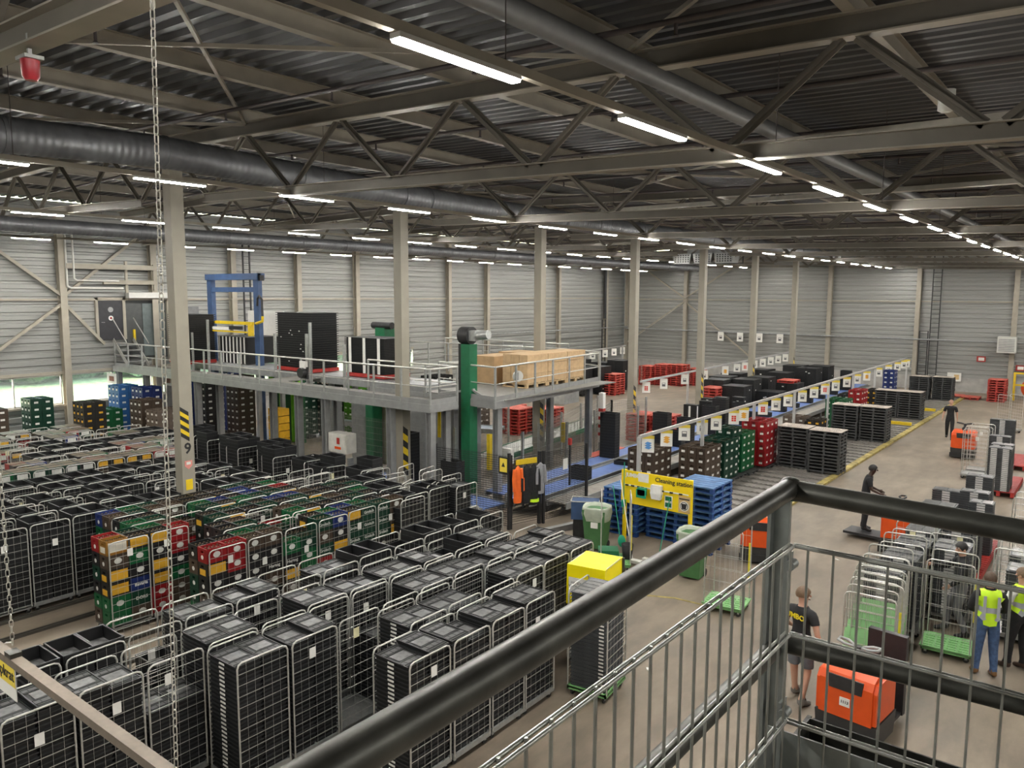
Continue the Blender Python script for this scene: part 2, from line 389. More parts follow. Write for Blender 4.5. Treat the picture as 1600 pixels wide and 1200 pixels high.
# ---------------------------------------------------------------- light lines: trunking with LED battens
def light_line(X, xs_pitch, y0, n, z, l, label_row, mainrow, ymax=56.5):
    tr = thing('light_trunking', 'long thin trunking carrying the %s' % label_row, 'trunking')
    ob('trunk', mb(CREAM).bb(X-0.03, YB+1, z, X+0.03, ymax, z+0.07), tr)
    for i in range(-3, n):
        y = y0 + i*xs_pitch
        if y < YB+1 or y+l > ymax: continue
        vis = i >= mainrow
        t = thing('led_batten', '%s batten of the %s' % (nth(i+3), label_row), 'lamp', (X, y, z), 0, 'battens of the '+label_row)
        ob('housing', LHOUS, t); ob('diffuser', LDIFF, t)
LL = 1.20
LHOUS = mb(FRAMEM).bb(-0.045, 0, -0.035, 0.045, LL, 0).mesh('housing')
b = mb(LED); b.prism([(-0.045, -0.035), (-0.036, -0.053), (0.036, -0.053), (0.045, -0.035)], 'y', 0.01, LL-0.01); LDIFF = b.mesh('diffuser')
light_line(-3.6, 2.7, 3.43, 24, 7.77, LL, 'light line over the pallet aisle', 0)
light_line(-12.4, 2.7, 3.49, 24, 8.03, LL, 'light line in front of the numbered columns', 0)
light_line(-21.7, 2.7, 7.75, 24, 8.20, LL, 'light line over the beer crate corner', -1)
light_line(-29.8, 2.7, 10.6, 24, 8.07, LL, 'light line along the window wall', -2)
for X in (5.5,):
    light_line(X, 2.7, 1.0, 24, 7.8, LL, 'light line right of the view', 0)
# hanger wires of the light lines
# ---------------------------------------------------------------- columns
COLM = mat('column_taupe', (0.33, 0.305, 0.25), 0.5, 0, 0.06, 3)
HAZ = None
def column(y, label, nine=False, haz=(2.75, 3.5)):
    t = thing('steel_column', label, 'column', (XC, y, 0))
    b = mb(COLM); w_, d_, t_ = 0.30, 0.30, 0.02; ztop = zb(XC)+1.2
    b.bb(-w_/2, -d_/2, 0.02, w_/2, d_/2, ztop)
    ob('shaft', b, t); ob('base_plate', mb(COLM).bb(-0.22, -0.22, 0, 0.22, 0.22, 0.02), t)
    # hazard tape on the +x / -y faces
    z0, z1 = haz; n = max(4, int((z1-z0)/0.11)); hz = mb(YELLOW)
    for side in (0,):
        nb = 7; h = (z1-z0)/nb
        for i in range(nb):
            hz.use(YELLOW if i % 2 else BLACKM); za = z0+i*h
            if side == 0: hz.add([(w_/2+0.003, -d_/2, za+0.07), (w_/2+0.003, d_/2-0.1, za-0.07), (w_/2+0.003, d_/2-0.1, za+h-0.07), (w_/2+0.003, -d_/2, za+h+0.07)], [(0,1,2,3)])
            else: hz.add([(-w_/2, -d_/2-0.003, za+0.06), (w_/2, -d_/2-0.003, za-0.06), (w_/2, -d_/2-0.003, za+h-0.06), (-w_/2, -d_/2-0.003, za+h+0.06)], [(0,1,2,3)])
    ob('hazard_tape', hz, t)
    return t
for i in range(-1, 7):
    y = 9.1 + 6.8*i
    if i == -1: c = column(y, 'steel column standing just outside the picture beside the first crate rows'); continue
    lab = ['taupe steel column with black nine and yellow black tape at the crate cages', 'taupe column rising behind the platform beside the double stack of crates', 'taupe column behind the packed cartons on the platform end', 'taupe column with hazard tape beside the red pallets and sign line', 'taupe column with hazard tape farther along the pallet bays', 'taupe column close to the back wall', 'last taupe column before the back wall'][i]
    c = column(y, lab, haz=(2.95, 3.62) if i == 0 else (0.9, 2.3))
    if i == 0:
        text('column_number', '9', 0.34, BLACKM, c, (0.153, 0.0, 2.72), (PI/2, 0, PI/2), bold=0.008)
        ob('notice', mb(mat('pink_sticker', (0.75, 0.3, 0.26), 0.6)).prism([(-0.09, 2.45), (-0.09, 2.33), (0, 2.25), (0.09, 2.33), (0.09, 2.45)], 'x', 0.151, 0.156), c)
        ob('notice', mb(WHITE).bb(0.151, -0.05, 2.36, 0.159, 0.05, 2.42), c)
        ob('yellow_sign', mb(mat('yellow_sticker', (0.85, 0.6, 0.02), 0.5)).bb(0.151, -0.08, 1.78, 0.158, 0.08, 2.02), c)
# ---------------------------------------------------------------- ventilation ducts, pipes
DUCT = mat('spiral_duct', (0.125, 0.128, 0.135), 0.46, 0.5, 0.2, 3)
_t = DUCT.node_tree; _w = _t.nodes.new('ShaderNodeTexWave'); _w.bands_direction = 'Y'; _w.inputs['Scale'].default_value = 2.4; _w.inputs['Distortion'].default_value = 0.3
_c = _t.nodes.new('ShaderNodeTexCoord'); _b = _t.nodes.new('ShaderNodeBump'); _b.inputs['Strength'].default_value = 0.35; _b.inputs['Distance'].default_value = 0.02
_t.links.new(_c.outputs['Object'], _w.inputs[0]); _t.links.new(_w.outputs['Fac'], _b.inputs['Height']); _t.links.new(_b.outputs[0], _t.nodes['Principled BSDF'].inputs['Normal'])
def duct(name, label, pts, r, n=24, rib=0.5):
    t = thing(name, label, 'duct'); 
    b = mb(DUCT); b.tube(pts, r, n); ob('duct_pipe', b, t)
    # collars along each leg
    for p, q in zip(pts, pts[1:]):
        p, q = Vector(p), Vector(q); L = (q-p).length; d = (q-p)/L; m = int(L/3.0)
        for j in range(m+1):
            c = p + d*min(L, (j+0.02)*3.0); b = mb(DUCT); b.tube([c-d*0.03, c+d*0.03], r+0.015, n); ob('collar', b, t)
    return t
duct('ventilation_duct', 'large dark spiral duct sweeping across the trusses to the aisle', [(-14.2, -6, 8.45), (-14.2, 2.0, 8.50), (-14.2, 5.0, 8.68), (-14.2, 7.6, 8.78), (-14.2, 14.5, 8.58), (-14.2, 22.5, 8.5), (-14.2, 40, 8.6), (-14.2, 50, 8.6)], 0.29)
duct('ventilation_duct', 'lower dark spiral duct running behind the columns', [(-24.0, -6, 8.05), (-24.0, 20.0, 8.05), (-24.0, 52.0, 8.05)], 0.20)
b = mb(mat('grey_pipe', (0.13, 0.13, 0.13), 0.45, 0.3)); b.tube([(-4.9, -6, 8.93), (-4.9, 57, 8.95)], 0.13, 14); thing('drain_pipe', 'thick grey pipe running under the roof beside the light line', 'pipe', data=b)
PIPE = mat('dark_sprinkler_pipe', (0.10, 0.085, 0.085), 0.5, 0.3)
for j, y in enumerate([1.0, 4.4, 7.8, 11.2, 14.6, 18.0, 21.4, 24.8, 28.2, 31.6, 35, 38.4, 41.8, 45.2, 48.6, 52]):
    t = thing('sprinkler_pipe', '%s thin sprinkler pipe across the roof from the camera end' % nth(j), 'pipe')
    b = mb(PIPE); b.tube([(W+0.5, y, zb(W)+1.28), (RIDGE, y, zb(RIDGE)+1.28), (0, y, zb(0)+1.28), (XR-0.5, y, zb(0)+1.28)], 0.035, 8); ob('pipe_run', b, t)
    for kk in range(-2, 8):
        x = tnode(kk)+1.4; b = mb(PIPE); b.tube([(x, y, zb(x)+1.26), (x, y, zb(x)+1.14)], 0.02, 6); b.lathe([(0.04, 0), (0.015, 0.03)], (x, y, zb(x)+1.12), 8); ob('sprinkler_head', b, t)
# light cable trays hung across: bright flat tray lines
TRAYM = mat('cable_tray_steel', (0.45, 0.43, 0.38), 0.4, 0.4)
for j, (x0, x1, y) in enumerate([(-12, 8, 13.0), (-12.5, 9, 20.3), (-28, 6, 33.5)]):
    b = mb(TRAYM); b.bb(x0, y-0.12, 8.62, x1, y+0.12, 8.66).bb(x0, y-0.12, 8.66, x1, y-0.11, 8.72).bb(x0, y+0.11, 8.66, x1, y+0.12, 8.72)
    thing('cable_tray', '%s pale cable tray crossing under the roof' % nth(j), 'tray', data=b)
# drop rods for lines
for X, z in ((-3.6, 7.84), (-12.4, 8.1), (-21.7, 8.27), (-30.0, 8.14)):
    for y in [4.5+5.4*i for i in range(10)]:
        b = mb(PIPE); b.tube([(X, y, z), (X, y, zd(X)+0.0)], 0.006, 4); struct('hanger_rod', b, CE)
# ---------------------------------------------------------------- roll cages and crates
CW, CL, CH = 0.66, 0.76, 1.72
def side_panel(m=CAGE, h=CH, l=CL, nh=10, nv=5, wr=0.0065, wv=0.0026):
    b = mb(m); r = 0.013; y0, y1 = -l/2+0.02, l/2-0.02; c = 0.07
    pts = [(0, y0, 0.14), (0, y0, h-c), (0, y0+c*0.3, h-c*0.3), (0, y0+c, h), (0, y1-c, h), (0, y1-c*0.3, h-c*0.3), (0, y1, h-c), (0, y1, 0.14)]
    b.tube(pts, r, 5, False)
    for i in range(1, nh+1):
        z = 0.14 + (h-0.14)*i/(nh+1); b.bar((0, y0, z), (0, y1, z), wr, wr)
    for i in range(1, nv+1):
        y = y0 + (y1-y0)*i/(nv+1); b.bar((0.004, y, 0.16), (0.004, y, h), wv, wv)
    return b.mesh('side_panel')
def cage_base(m):
    b = mb(m); b.bb(-CW/2, -CL/2, 0.13, CW/2, CL/2, 0.155)
    for y in (-CL/2+0.015, CL/2-0.015): b.bb(-CW/2, y-0.015, 0.10, CW/2, y+0.015, 0.17)
    for x in (-CW/2+0.015, CW/2-0.015): b.bb(x-0.015, -CL/2, 0.10, x+0.015, CL/2, 0.17)
    return b.mesh('base')
def caster():
    b = mb(RUBBER); b.tube([(-0.015, 0, 0.05), (0.015, 0, 0.05)], 0.05, 10); b.use(GALV).bb(-0.022, -0.02, 0.05, -0.016, 0.02, 0.11).bb(0.016, -0.02, 0.05, 0.022, 0.02, 0.11).bb(-0.03, -0.03, 0.10, 0.03, 0.03, 0.115)
    return b.mesh('caster')
M_SIDE = side_panel(); M_SIDE2 = side_panel(nh=5, nv=6, wr=0.006, wv=0.003); M_BASE = cage_base(GALV); M_BASEG = cage_base(GREENP); M_CAST = caster()
CARD = mb(WHITE).bb(0.006, -0.05, -0.07, 0.011, 0.05, 0.07).mesh('paper_card')
YCARD = mb(mat('yellowed_paper', (0.72, 0.68, 0.42), 0.7)).bb(0.006, -0.05, -0.07, 0.011, 0.05, 0.07).mesh('paper_card')
STRAP = mat('orange_tag', (0.8, 0.35, 0.06), 0.6)
def make_cage(label, cat='roll cage', green=False, loc=(0, 0, 0), rz=0, group=None, card=True, side=None):
    t = thing('roll_cage', label, cat, loc, rz, group)
    for s_ in (-1, 1): ob('side_panel', side or M_SIDE, t, (s_*CW/2, 0, 0))
    ob('base', M_BASEG if green else M_BASE, t)
    for sx in (-1, 1):
        for sy in (-1, 1): ob('caster', M_CAST, t, (sx*(CW/2-0.06), sy*(CL/2-0.07), 0))
    if card: ob('paper_card', YCARD if R.random() < 0.2 else CARD, t, (CW/2+0.004, R.uniform(-0.12, 0.12), R.choice((1.25, 1.3, 1.38, 1.48))))
    return t
# folded crate: 0.6 (x) by 0.37 (y) by 0.055
FH = 0.0562
def folded(top=True):
    b = mb(BLACKP); X, Y = 0.30, 0.182
    b.bb(-X+0.016, -Y+0.016, 0, X-0.016, Y-0.016, FH-0.020)
    if top:
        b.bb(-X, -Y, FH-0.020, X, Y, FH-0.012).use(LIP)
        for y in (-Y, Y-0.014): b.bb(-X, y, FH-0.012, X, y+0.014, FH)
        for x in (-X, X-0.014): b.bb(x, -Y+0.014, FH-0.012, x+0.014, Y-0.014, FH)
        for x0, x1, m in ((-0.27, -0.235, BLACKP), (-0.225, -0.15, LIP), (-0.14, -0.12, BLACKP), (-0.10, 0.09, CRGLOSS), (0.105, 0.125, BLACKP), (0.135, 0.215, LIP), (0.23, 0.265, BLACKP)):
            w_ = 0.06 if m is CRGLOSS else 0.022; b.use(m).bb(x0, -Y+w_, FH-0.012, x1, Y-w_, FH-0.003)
        b.use(BLACKP)
        for y in (-0.10, -0.005, 0.09): b.bb(-0.225, y, FH-0.004, -0.14, y+0.01, FH-0.001).bb(0.125, y, FH-0.004, 0.21, y+0.01, FH-0.001)
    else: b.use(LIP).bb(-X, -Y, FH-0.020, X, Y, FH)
    return b

CRGLOSS = mat('grey_crate_floor_panel', (0.085, 0.086, 0.088), 0.30, 0, 0.55, 16)
M_FOLD = folded().mesh('folded_crate'); B_FOLDS = folded(False); B_FOLDT = folded()
M_LAB = mb(WHITE).bb(-0.055, -0.187, 0.006, 0.055, -0.182, 0.030).mesh('white_label')
M_LABX = mb(WHITE).bb(0.300, -0.055, 0.006, 0.305, 0.055, 0.030).mesh('white_label')
# open crate: 0.6 (x) by 0.37 (y) by h
def tray(h, X=0.30, Y=0.185, m=None):
    b = mb(m or BLACKP); t = 0.014
    b.bb(-X+0.01, -Y+0.01, 0, X-0.01, Y-0.01, 0.02)
    for s_ in (-1, 1):
        b.bb(-X+0.006, s_*(Y-0.006)-t/2, 0.0, X-0.006, s_*(Y-0.006)+t/2, h-0.012)
        b.bb(s_*(X-0.006)-t/2, -Y+0.012, 0.0, s_*(X-0.006)+t/2, Y-0.012, h-0.012)
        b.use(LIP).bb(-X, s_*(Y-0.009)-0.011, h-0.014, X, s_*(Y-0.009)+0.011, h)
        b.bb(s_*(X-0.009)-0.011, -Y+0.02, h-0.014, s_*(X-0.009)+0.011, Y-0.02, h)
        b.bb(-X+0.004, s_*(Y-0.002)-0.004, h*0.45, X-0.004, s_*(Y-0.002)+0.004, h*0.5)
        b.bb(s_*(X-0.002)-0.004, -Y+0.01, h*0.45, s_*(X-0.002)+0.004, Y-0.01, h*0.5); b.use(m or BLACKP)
    return b
M_TRAY = tray(0.20).mesh('open_crate'); M_TRAYL = tray(0.13).mesh('open_crate')
def big_folded():
    b = mb(mat('slate_plastic', (0.055, 0.06, 0.065), 0.45, 0, 0.2, 9)); b.bb(-0.28, -0.35, 0, 0.28, 0.35, 0.04).bb(-0.295, -0.36, 0.04, 0.295, 0.36, 0.052).use(CRGLOSS)
    for k in range(5): b.bb(-0.26, -0.33+k*0.135, 0.052, 0.26, -0.23+k*0.135, 0.056)
    return b
GREYCR = big_folded().mesh('folded_crate'); GLAB = mb(WHITE).bb(0.19, -0.363, 0.01, 0.27, -0.36, 0.035).mesh('white_label')
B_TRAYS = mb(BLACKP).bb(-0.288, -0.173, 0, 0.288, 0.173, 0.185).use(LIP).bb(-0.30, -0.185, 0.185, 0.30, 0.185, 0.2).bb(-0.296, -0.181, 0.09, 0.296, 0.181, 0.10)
M_FILM = mb(mat('clear_film_liner', (0.14, 0.14, 0.14), 0.3, 0, 0.8, 12, bump=0.4)).bb(-0.28, -0.165, 0.021, 0.28, 0.165, 0.032).mesh('film_liner')
# beer crate: 0.39 (y) by 0.29 (x) by 0.27
BEER = {
 'green': ((0.0050, 0.0930, 0.0310), None), 'darkgreen': ((0.0050, 0.0372, 0.0217), None), 'red': ((0.2604, 0.0093, 0.0124), None),
 'black': ((0.0124, 0.0124, 0.0136), None), 'yellow': ((0.0186, 0.0174, 0.0155), (0.72, 0.40, 0.03)), 'brown': ((0.0620, 0.0434, 0.0310), None),
 'blue': ((0.0124, 0.0279, 0.1364), None), 'white': ((0.2604, 0.1240, 0.0186), (0.72, 0.68, 0.58)), 'greybrown': ((0.1240, 0.0961, 0.0775), None), 'paleblue': ((0.0310, 0.1178, 0.3100), None), 'cream': ((0.0124, 0.0124, 0.0136), (0.75, 0.62, 0.50)), 'lime': ((0.0744, 0.2604, 0.0186), None)}
M_BEER = {}
BOTTLE = mat('bottle_caps_and_necks', (0.10, 0.07, 0.04), 0.35, 0, 0.7, 30)
def beer_mesh(kind):
    if kind in M_BEER: return M_BEER[kind]
    col, pan = BEER[kind]; m = mat(kind+'_beer_crate', col, 0.38, 0, 0.12, 8); X, Y, h, t = 0.145, 0.195, 0.265, 0.014
    b = mb(m); b.bb(-X+0.004, -Y+0.004, 0, X-0.004, Y-0.004, 0.02)
    for s_ in (-1, 1):
        b.bb(s_*(X-t/2)-t/2, -Y, 0.012, s_*(X-t/2)+t/2, Y, h); b.bb(-X+t, s_*(Y-t/2)-t/2, 0.012, X-t, s_*(Y-t/2)+t/2, 0.17)
        b.bb(-X+t, s_*(Y-t/2)-t/2, 0.17, -0.05, s_*(Y-t/2)+t/2, 0.22).bb(0.05, s_*(Y-t/2)-t/2, 0.17, X-t, s_*(Y-t/2)+t/2, 0.22).bb(-X+t, s_*(Y-t/2)-t/2, 0.22, X-t, s_*(Y-t/2)+t/2, h)
    for x in (-0.047, 0.047): b.bb(x-0.003, -Y+t, 0.02, x+0.003, Y-t, h-0.04)
    for y in (-0.117, -0.039, 0.039, 0.117): b.bb(-X+t, y-0.003, 0.02, X-t, y+0.003, h-0.04)
    b.use(BOTTLE)
    for x in (-0.094, 0, 0.094):
        for y in (-0.156, -0.078, 0, 0.078, 0.156):
            b.bb(x-0.013, y-0.013, 0.02, x+0.013, y+0.013, 0.235)
    M_BEER[kind] = b.mesh('beer_crate')
    # badge / panel (part)
    pm = mat(kind+'_crate_panel', pan if pan else (0.72, 0.72, 0.68), 0.5, 0, 0.1, 8)
    p = mb(pm)
    if pan: p.bb(X, -Y+0.03, 0.05, X+0.002, Y-0.03, 0.235).bb(-0.09, -Y-0.002, 0.04, 0.09, -Y, 0.15)
    else: p.prism([(0.055*math.cos(a)*1.3, 0.14+0.055*math.sin(a)) for a in [2*PI*i/10 for i in range(10)]], 'x', X, X+0.002).prism([(0.04*math.cos(a), 0.10+0.04*math.sin(a)) for a in [2*PI*i/10 for i in range(10)]], 'y', -Y-0.002, -Y)
    M_BEER[kind+'_p'] = p.mesh('badge')
    return M_BEER[kind]
CRW = mat('crate_lettering_white', (0.8, 0.8, 0.76), 0.5, var=0)
NBEER = [0]; NFOLD = [0]; NTRAY = [0]
FAR = MB(); FART = MB(); FARB = MB()
LANENAMES = {}
def beer(kind, loc, rz, label, word=None, group='beer crates in the roll cages', badge=True):
    if NBEER[0] < 295:
        NBEER[0] += 1; m = beer_mesh(kind); t = thing('beer_crate', label, 'beer crate', loc, rz, group, m)
        if word: text('lettering', word, 0.085 if len(word) < 8 else 0.06, CRW, t, (0.147, 0, 0.13), (PI/2, 0, PI/2), 0.0006, bold=0.002)
        elif badge: ob('badge', M_BEER[kind+'_p'], t)
        return t
    beer_mesh(kind); m = bpy.data.materials[kind+'_beer_crate']
    FARB.xf(mb(m).bb(-0.145, -0.195, 0, 0.145, 0.195, 0.255).use(BOTTLE).bb(-0.12, -0.17, 0.255, 0.12, 0.17, 0.257).use(bpy.data.materials[kind+'_crate_panel']).bb(0.145, -0.12, 0.07, 0.147, 0.12, 0.2), *loc, rz=rz)
CATALOG = []
def fill_folded(x, y, n, where, near, lab_end=False, z0=0.155, rz=0, stacks=(-1, 1)):
    """two stacks of folded crates standing in a cage at x, y"""
    for s_ in stacks:
        c_, q_ = math.cos(rz), math.sin(rz); px, py = x - q_*s_*0.188, y + c_*s_*0.188
        nn = n + R.choice((0, 0, 1, -1)); jx = 0
        for i in range(nn):
            z = z0 + i*FH; jx = R.uniform(-0.006, 0.006); fromtop = nn-1-i
            vis = near or fromtop == 0
            if vis and NFOLD[0] < 262:
                NFOLD[0] += 1
                t = thing('folded_crate', '%s folded crate from the top, %s stack, %s' % (nth(fromtop), 'near' if s_ < 0 else 'far', where), 'crate', (px+jx, py, z), rz, 'folded black crates', M_FOLD)
                if lab_end and s_ < 0: ob('white_label', M_LAB, t)
            else:
                b = MB().xf(B_FOLDT if fromtop == 0 else B_FOLDS)
                if lab_end and s_ < 0: b.use(WHITE).bb(-0.055, -0.187, 0.006, 0.055, -0.182, 0.030)
                FAR.xf(b, px+jx, py, z, rz)
def fill_trays(x, y, n, where, near, z0=0.155, film=0.75, rz=0):
    for s_ in (-1, 1):
        c_, q_ = math.cos(rz), math.sin(rz); px, py = x - q_*s_*0.188, y + c_*s_*0.188
        nn = n + R.choice((0, 0, -1))
        for i in range(nn):
            z = z0 + i*0.2; fromtop = nn-1-i
            if (near or fromtop < 1) and NTRAY[0] < 298:
                NTRAY[0] += 1
                t = thing('open_crate', '%s open crate from the top, %s stack, %s' % (nth(fromtop), 'near' if s_ < 0 else 'far', where), 'crate', (px, py, z), rz, 'open black crates', M_TRAY)
                if fromtop == 0 and R.random() < film: ob('film_liner', M_FILM, t)
            else: FART.xf(B_TRAYS, px, py, z, rz)
BKINDS = ['green', 'darkgreen', 'black', 'yellow', 'brown', 'darkgreen', 'darkgreen', 'black', 'yellow', 'green', 'black', 'darkgreen', 'brown', 'red', 'blue', 'black']
WORDS = {'darkgreen': ['Grolsch', 'DORS', 'Grolsch'], 'green': ['Heineken', None, None], 'blue': ['Bavaria', None], 'black': ['Hertog', None, None]}
def fill_beer(x, y, layers, where, shown, preset=None):
    order = []
    for L in range(layers):
        for ix, sx in enumerate((1, -1)):
            for iy, sy in enumerate((-1, 1)):
                vis = L >= layers-shown
                if ix == 1 and not (L == layers-1 or iy == 0): vis = False
                k = None
                if preset and ix == 0 and layers-1-L < len(preset): k = preset[layers-1-L][iy]
                word = None
                if k is None: k = R.choice(BKINDS); word = R.choice(WORDS[k]) if k in WORDS and ix == 0 else None
                elif isinstance(k, tuple): k, word = k
                loc = (x+sx*0.155, y+sy*0.2, 0.155+L*0.266)
                if vis: beer(k, loc, 0, '%s beer crate, %s from top, %s, %s' % (k if k != 'darkgreen' else 'dark green', nth(layers-1-L), ['near front', 'far front', 'near rear', 'far rear'][ix*2+iy], where), word)
                else:
                    beer_mesh(k); FARB.xf(mb(bpy.data.materials[k+'_beer_crate']).bb(-0.145, -0.195, 0, 0.145, 0.195, 0.255), *loc)
def lane(X, y0, seq, name, pitch=0.785, near=0, green=(), lab=False, shown=2, presets={}, dx=0.0):
    """a row of cages whose +x side lies at X, running away from y0; seq: F folded, O open crates, B beer, E empty, . gap"""
    x = X - CW/2; n = 0
    for i, ch in enumerate(seq):
        y = y0 + pitch*(i+0.5)
        if ch == '.': continue
        jx = R.uniform(-0.02, 0.02); jz = R.uniform(-0.025, 0.025)
        kind = {'F': 'folded crates', 'f': 'few folded crates', 'O': 'open crates', 'o': 'few open crates', 'B': 'beer crates', 'E': 'nothing'}[ch]
        where = '%s cage, %s' % (nth(n), name)
        lb = 'wire roll cage %s, %s in %s' % ('standing empty' if ch == 'E' else 'with ' + kind, nth(n), name)
        make_cage(lb, loc=(x+jx, y, 0), rz=jz*0.3, group='roll cages in the '+name, green=n in green, card=R.random() < 0.75)
        isn = n < near
        if ch == 'F': fill_folded(x+jx, y, 27, where, isn, lab and n == 0)
        elif ch == 'f': fill_folded(x+jx, y, 17, where, isn, lab and n == 0)
        elif ch == 'O': fill_trays(x+jx, y, 8, where, isn)
        elif ch == 'o': fill_trays(x+jx, y, 5, where, isn)
        elif ch == 'B': fill_beer(x+jx, y, 6 if R.random() < 0.75 else 5, where, shown if n > 0 else 6, presets.get(n))
        n += 1
lane(-8.95, 1.95, 'FFFfFfFFFFOF', 'fourth row from the aisle', near=3)
lane(-6.55, 6.33, 'FFFF', 'aisle row', near=1, lab=True)
lane(-7.38, 7.15, 'FFfFFF', 'second row from the aisle', near=0, lab=True)
lane(-8.17, 5.02, 'FFEfFFFFF', 'third row from the aisle', near=1, lab=True)
lane(-9.95, 3.0, 'OOoFFoFOOOOO', 'fifth row from the aisle', near=1)
P1 = {0: [('white', 'yellow'), ('brown', 'green'), ('yellow', 'black'), ('yellow', ('blue', 'Bavaria')), ('green', ('darkgreen', 'DORS')), (('green', 'Heineken'), 'brown')],
      1: [('yellow', 'red'), ('black', 'red'), ('yellow', 'black'), ('yellow', 'green'), ('red', 'brown'), ('red', 'brown')]}
P2 = {0: [('red', 'red'), ('yellow', 'red'), ('black', 'black'), ('brown', 'black'), ('green', 'black')], 1: [('brown', 'brown'), ('black', 'black'), ('black', ('black', 'Hertog'))],
      2: [('green', 'darkgreen'), (('black', 'Hertog'), 'green'), ('yellow', 'green')], 3: [(('darkgreen', 'Grolsch'), 'blue'), ('brown', 'black'), (('darkgreen', 'Grolsch'), 'yellow')],
      4: [('yellow', ('darkgreen', 'Grolsch')), (('darkgreen', 'Grolsch'), ('darkgreen', 'Grolsch')), (('darkgreen', 'Grolsch'), ('darkgreen', 'Grolsch'))], 5: [(('darkgreen', 'Grolsch'), 'brown'), (('darkgreen', 'Grolsch'), 'brown')]}
lane(-12.3, 7.1, 'BBBBBBOO', 'front beer crate row', shown=4, presets=P2)
lane(-14.05, 6.2, 'BB', 'near beer crate pair', shown=6, presets=P1)
lane(-13.15, 7.9, 'BBBBBOo', 'second beer crate row', shown=2)
lane(-14.0, 8.2, 'BBBBBO', 'third beer crate row', shown=2)
lane(-14.85, 6.95, 'BBBBBBo', 'fourth beer crate row', shown=1)
lane(-15.6, 6.95, 'BBBBBoo', 'fifth beer crate row', shown=1)
lane(-16.35, 2.62, 'OOOOOOOO.OO', 'long row of open crates', near=0)
lane(-17.2, 4.3, 'OOOOO.OOO', 'second row of open crates')
lane(-18.1, 5.0, 'OOOOOOOO', 'third row of open crates')
lane(-18.95, 5.6, 'OoOOOOO', 'fourth row of open crates')
lane(-19.8, 6.4, 'OOOOOO', 'fifth row of open crates')
lane(-21.35, 6.9, 'BBBBBB', 'first row under the lights', shown=1, presets={0: [('green', ('darkgreen', 'DORS'))], 1: [(('darkgreen', 'DORS'), ('darkgreen', 'DORS'))], 2: [(('darkgreen', 'Grolsch'), 'black')], 3: [('yellow', 'yellow')], 4: [('yellow', 'yellow')], 5: [('red', 'red')]})
lane(-22.2, 7.6, 'BoBBBB', 'second row under the lights', shown=1)
lane(-23.05, 8.3, 'OoOBBB', 'mixed row farther back', shown=1)
lane(-23.9, 8.3, 'oOOOOO', 'first window row')
lane(-24.8, 8.3, 'oOooBO', 'second window row', shown=1)
lane(-25.7, 8.3, 'BoBooo', 'third window row', shown=1)
lane(-26.6, 8.3, 'BoBB', 'fourth window row', shown=1)
lane(-27.5, 8.4, 'oBoB', 'rearmost window row', shown=1)
# tall cages standing crosswise before the platform (their mesh faces the aisle end)
def crossrow():
    xs = [(-23.2, 13.3, 'O'), (-22.1, 13.1, 'O'), (-21.0, 13.2, 'O'), (-20.3, 13.0, 'O'), (-19.2, 13.3, 'O'), (-18.4, 12.9, 'O'), (-17.3, 13.1, 'O'), (-16.3, 12.9, 'O'), (-15.3, 13.3, 'O'), (-14.5, 13.3, 'o')]
    for i, (x, y, ch) in enumerate(xs):
        make_cage('tall roll cage of black crates, %s from the column before the platform' % nth(i), loc=(x, y, 0), rz=-0.1+R.uniform(-0.08, 0.08), group='roll cages before the platform')
        fill_trays(x, y, 9 if ch == 'O' else 7, '%s cage before the platform' % nth(i), False)
crossrow()
lane(-12.1, 11.5, 'O', 'row end by the coats')
# the cage of folded crates beside the mesh fence, labels to the aisle
t = make_cage('tall wire roll cage with labelled folded crates at the mesh fence', loc=(-12.35, 13.6, 0), group='roll cages at the mesh fence')
for i in range(27):
    q = thing('folded_crate', '%s labelled folded crate from the top in the cage at the mesh fence' % nth(26-i), 'crate', (-12.32, 13.6, 0.155+i*FH), PI/2, 'folded crates in the cage at the fence', M_FOLD); ob('white_label', M_LAB, q, (0, 0, 0), PI)
for i, (x, y) in enumerate(((-13.3, 14.1), (-14.3, 14.2), (-13.0, 13.0))):
    make_cage('empty wire roll cage beside the blue belt, %s from the fence' % nth(i), loc=(x, y, 0), rz=0.2*i, group='empty cages beside the blue belt')
# green based cage of labelled crates and the yellow covered one
t = make_cage('green based roll cage of dark folded crates standing apart at the aisle corner', green=True, loc=(-6.16, 10.05, 0), rz=0.12, card=False)
for i in range(26):
    q = thing('folded_crate', '%s labelled crate from the top in the green based cage at the aisle' % nth(25-i), 'crate', (-6.16, 10.05, 0.155+i*0.0585), 0.12, 'crates in the green based cage', GREYCR)
    ob('white_label', GLAB, q)
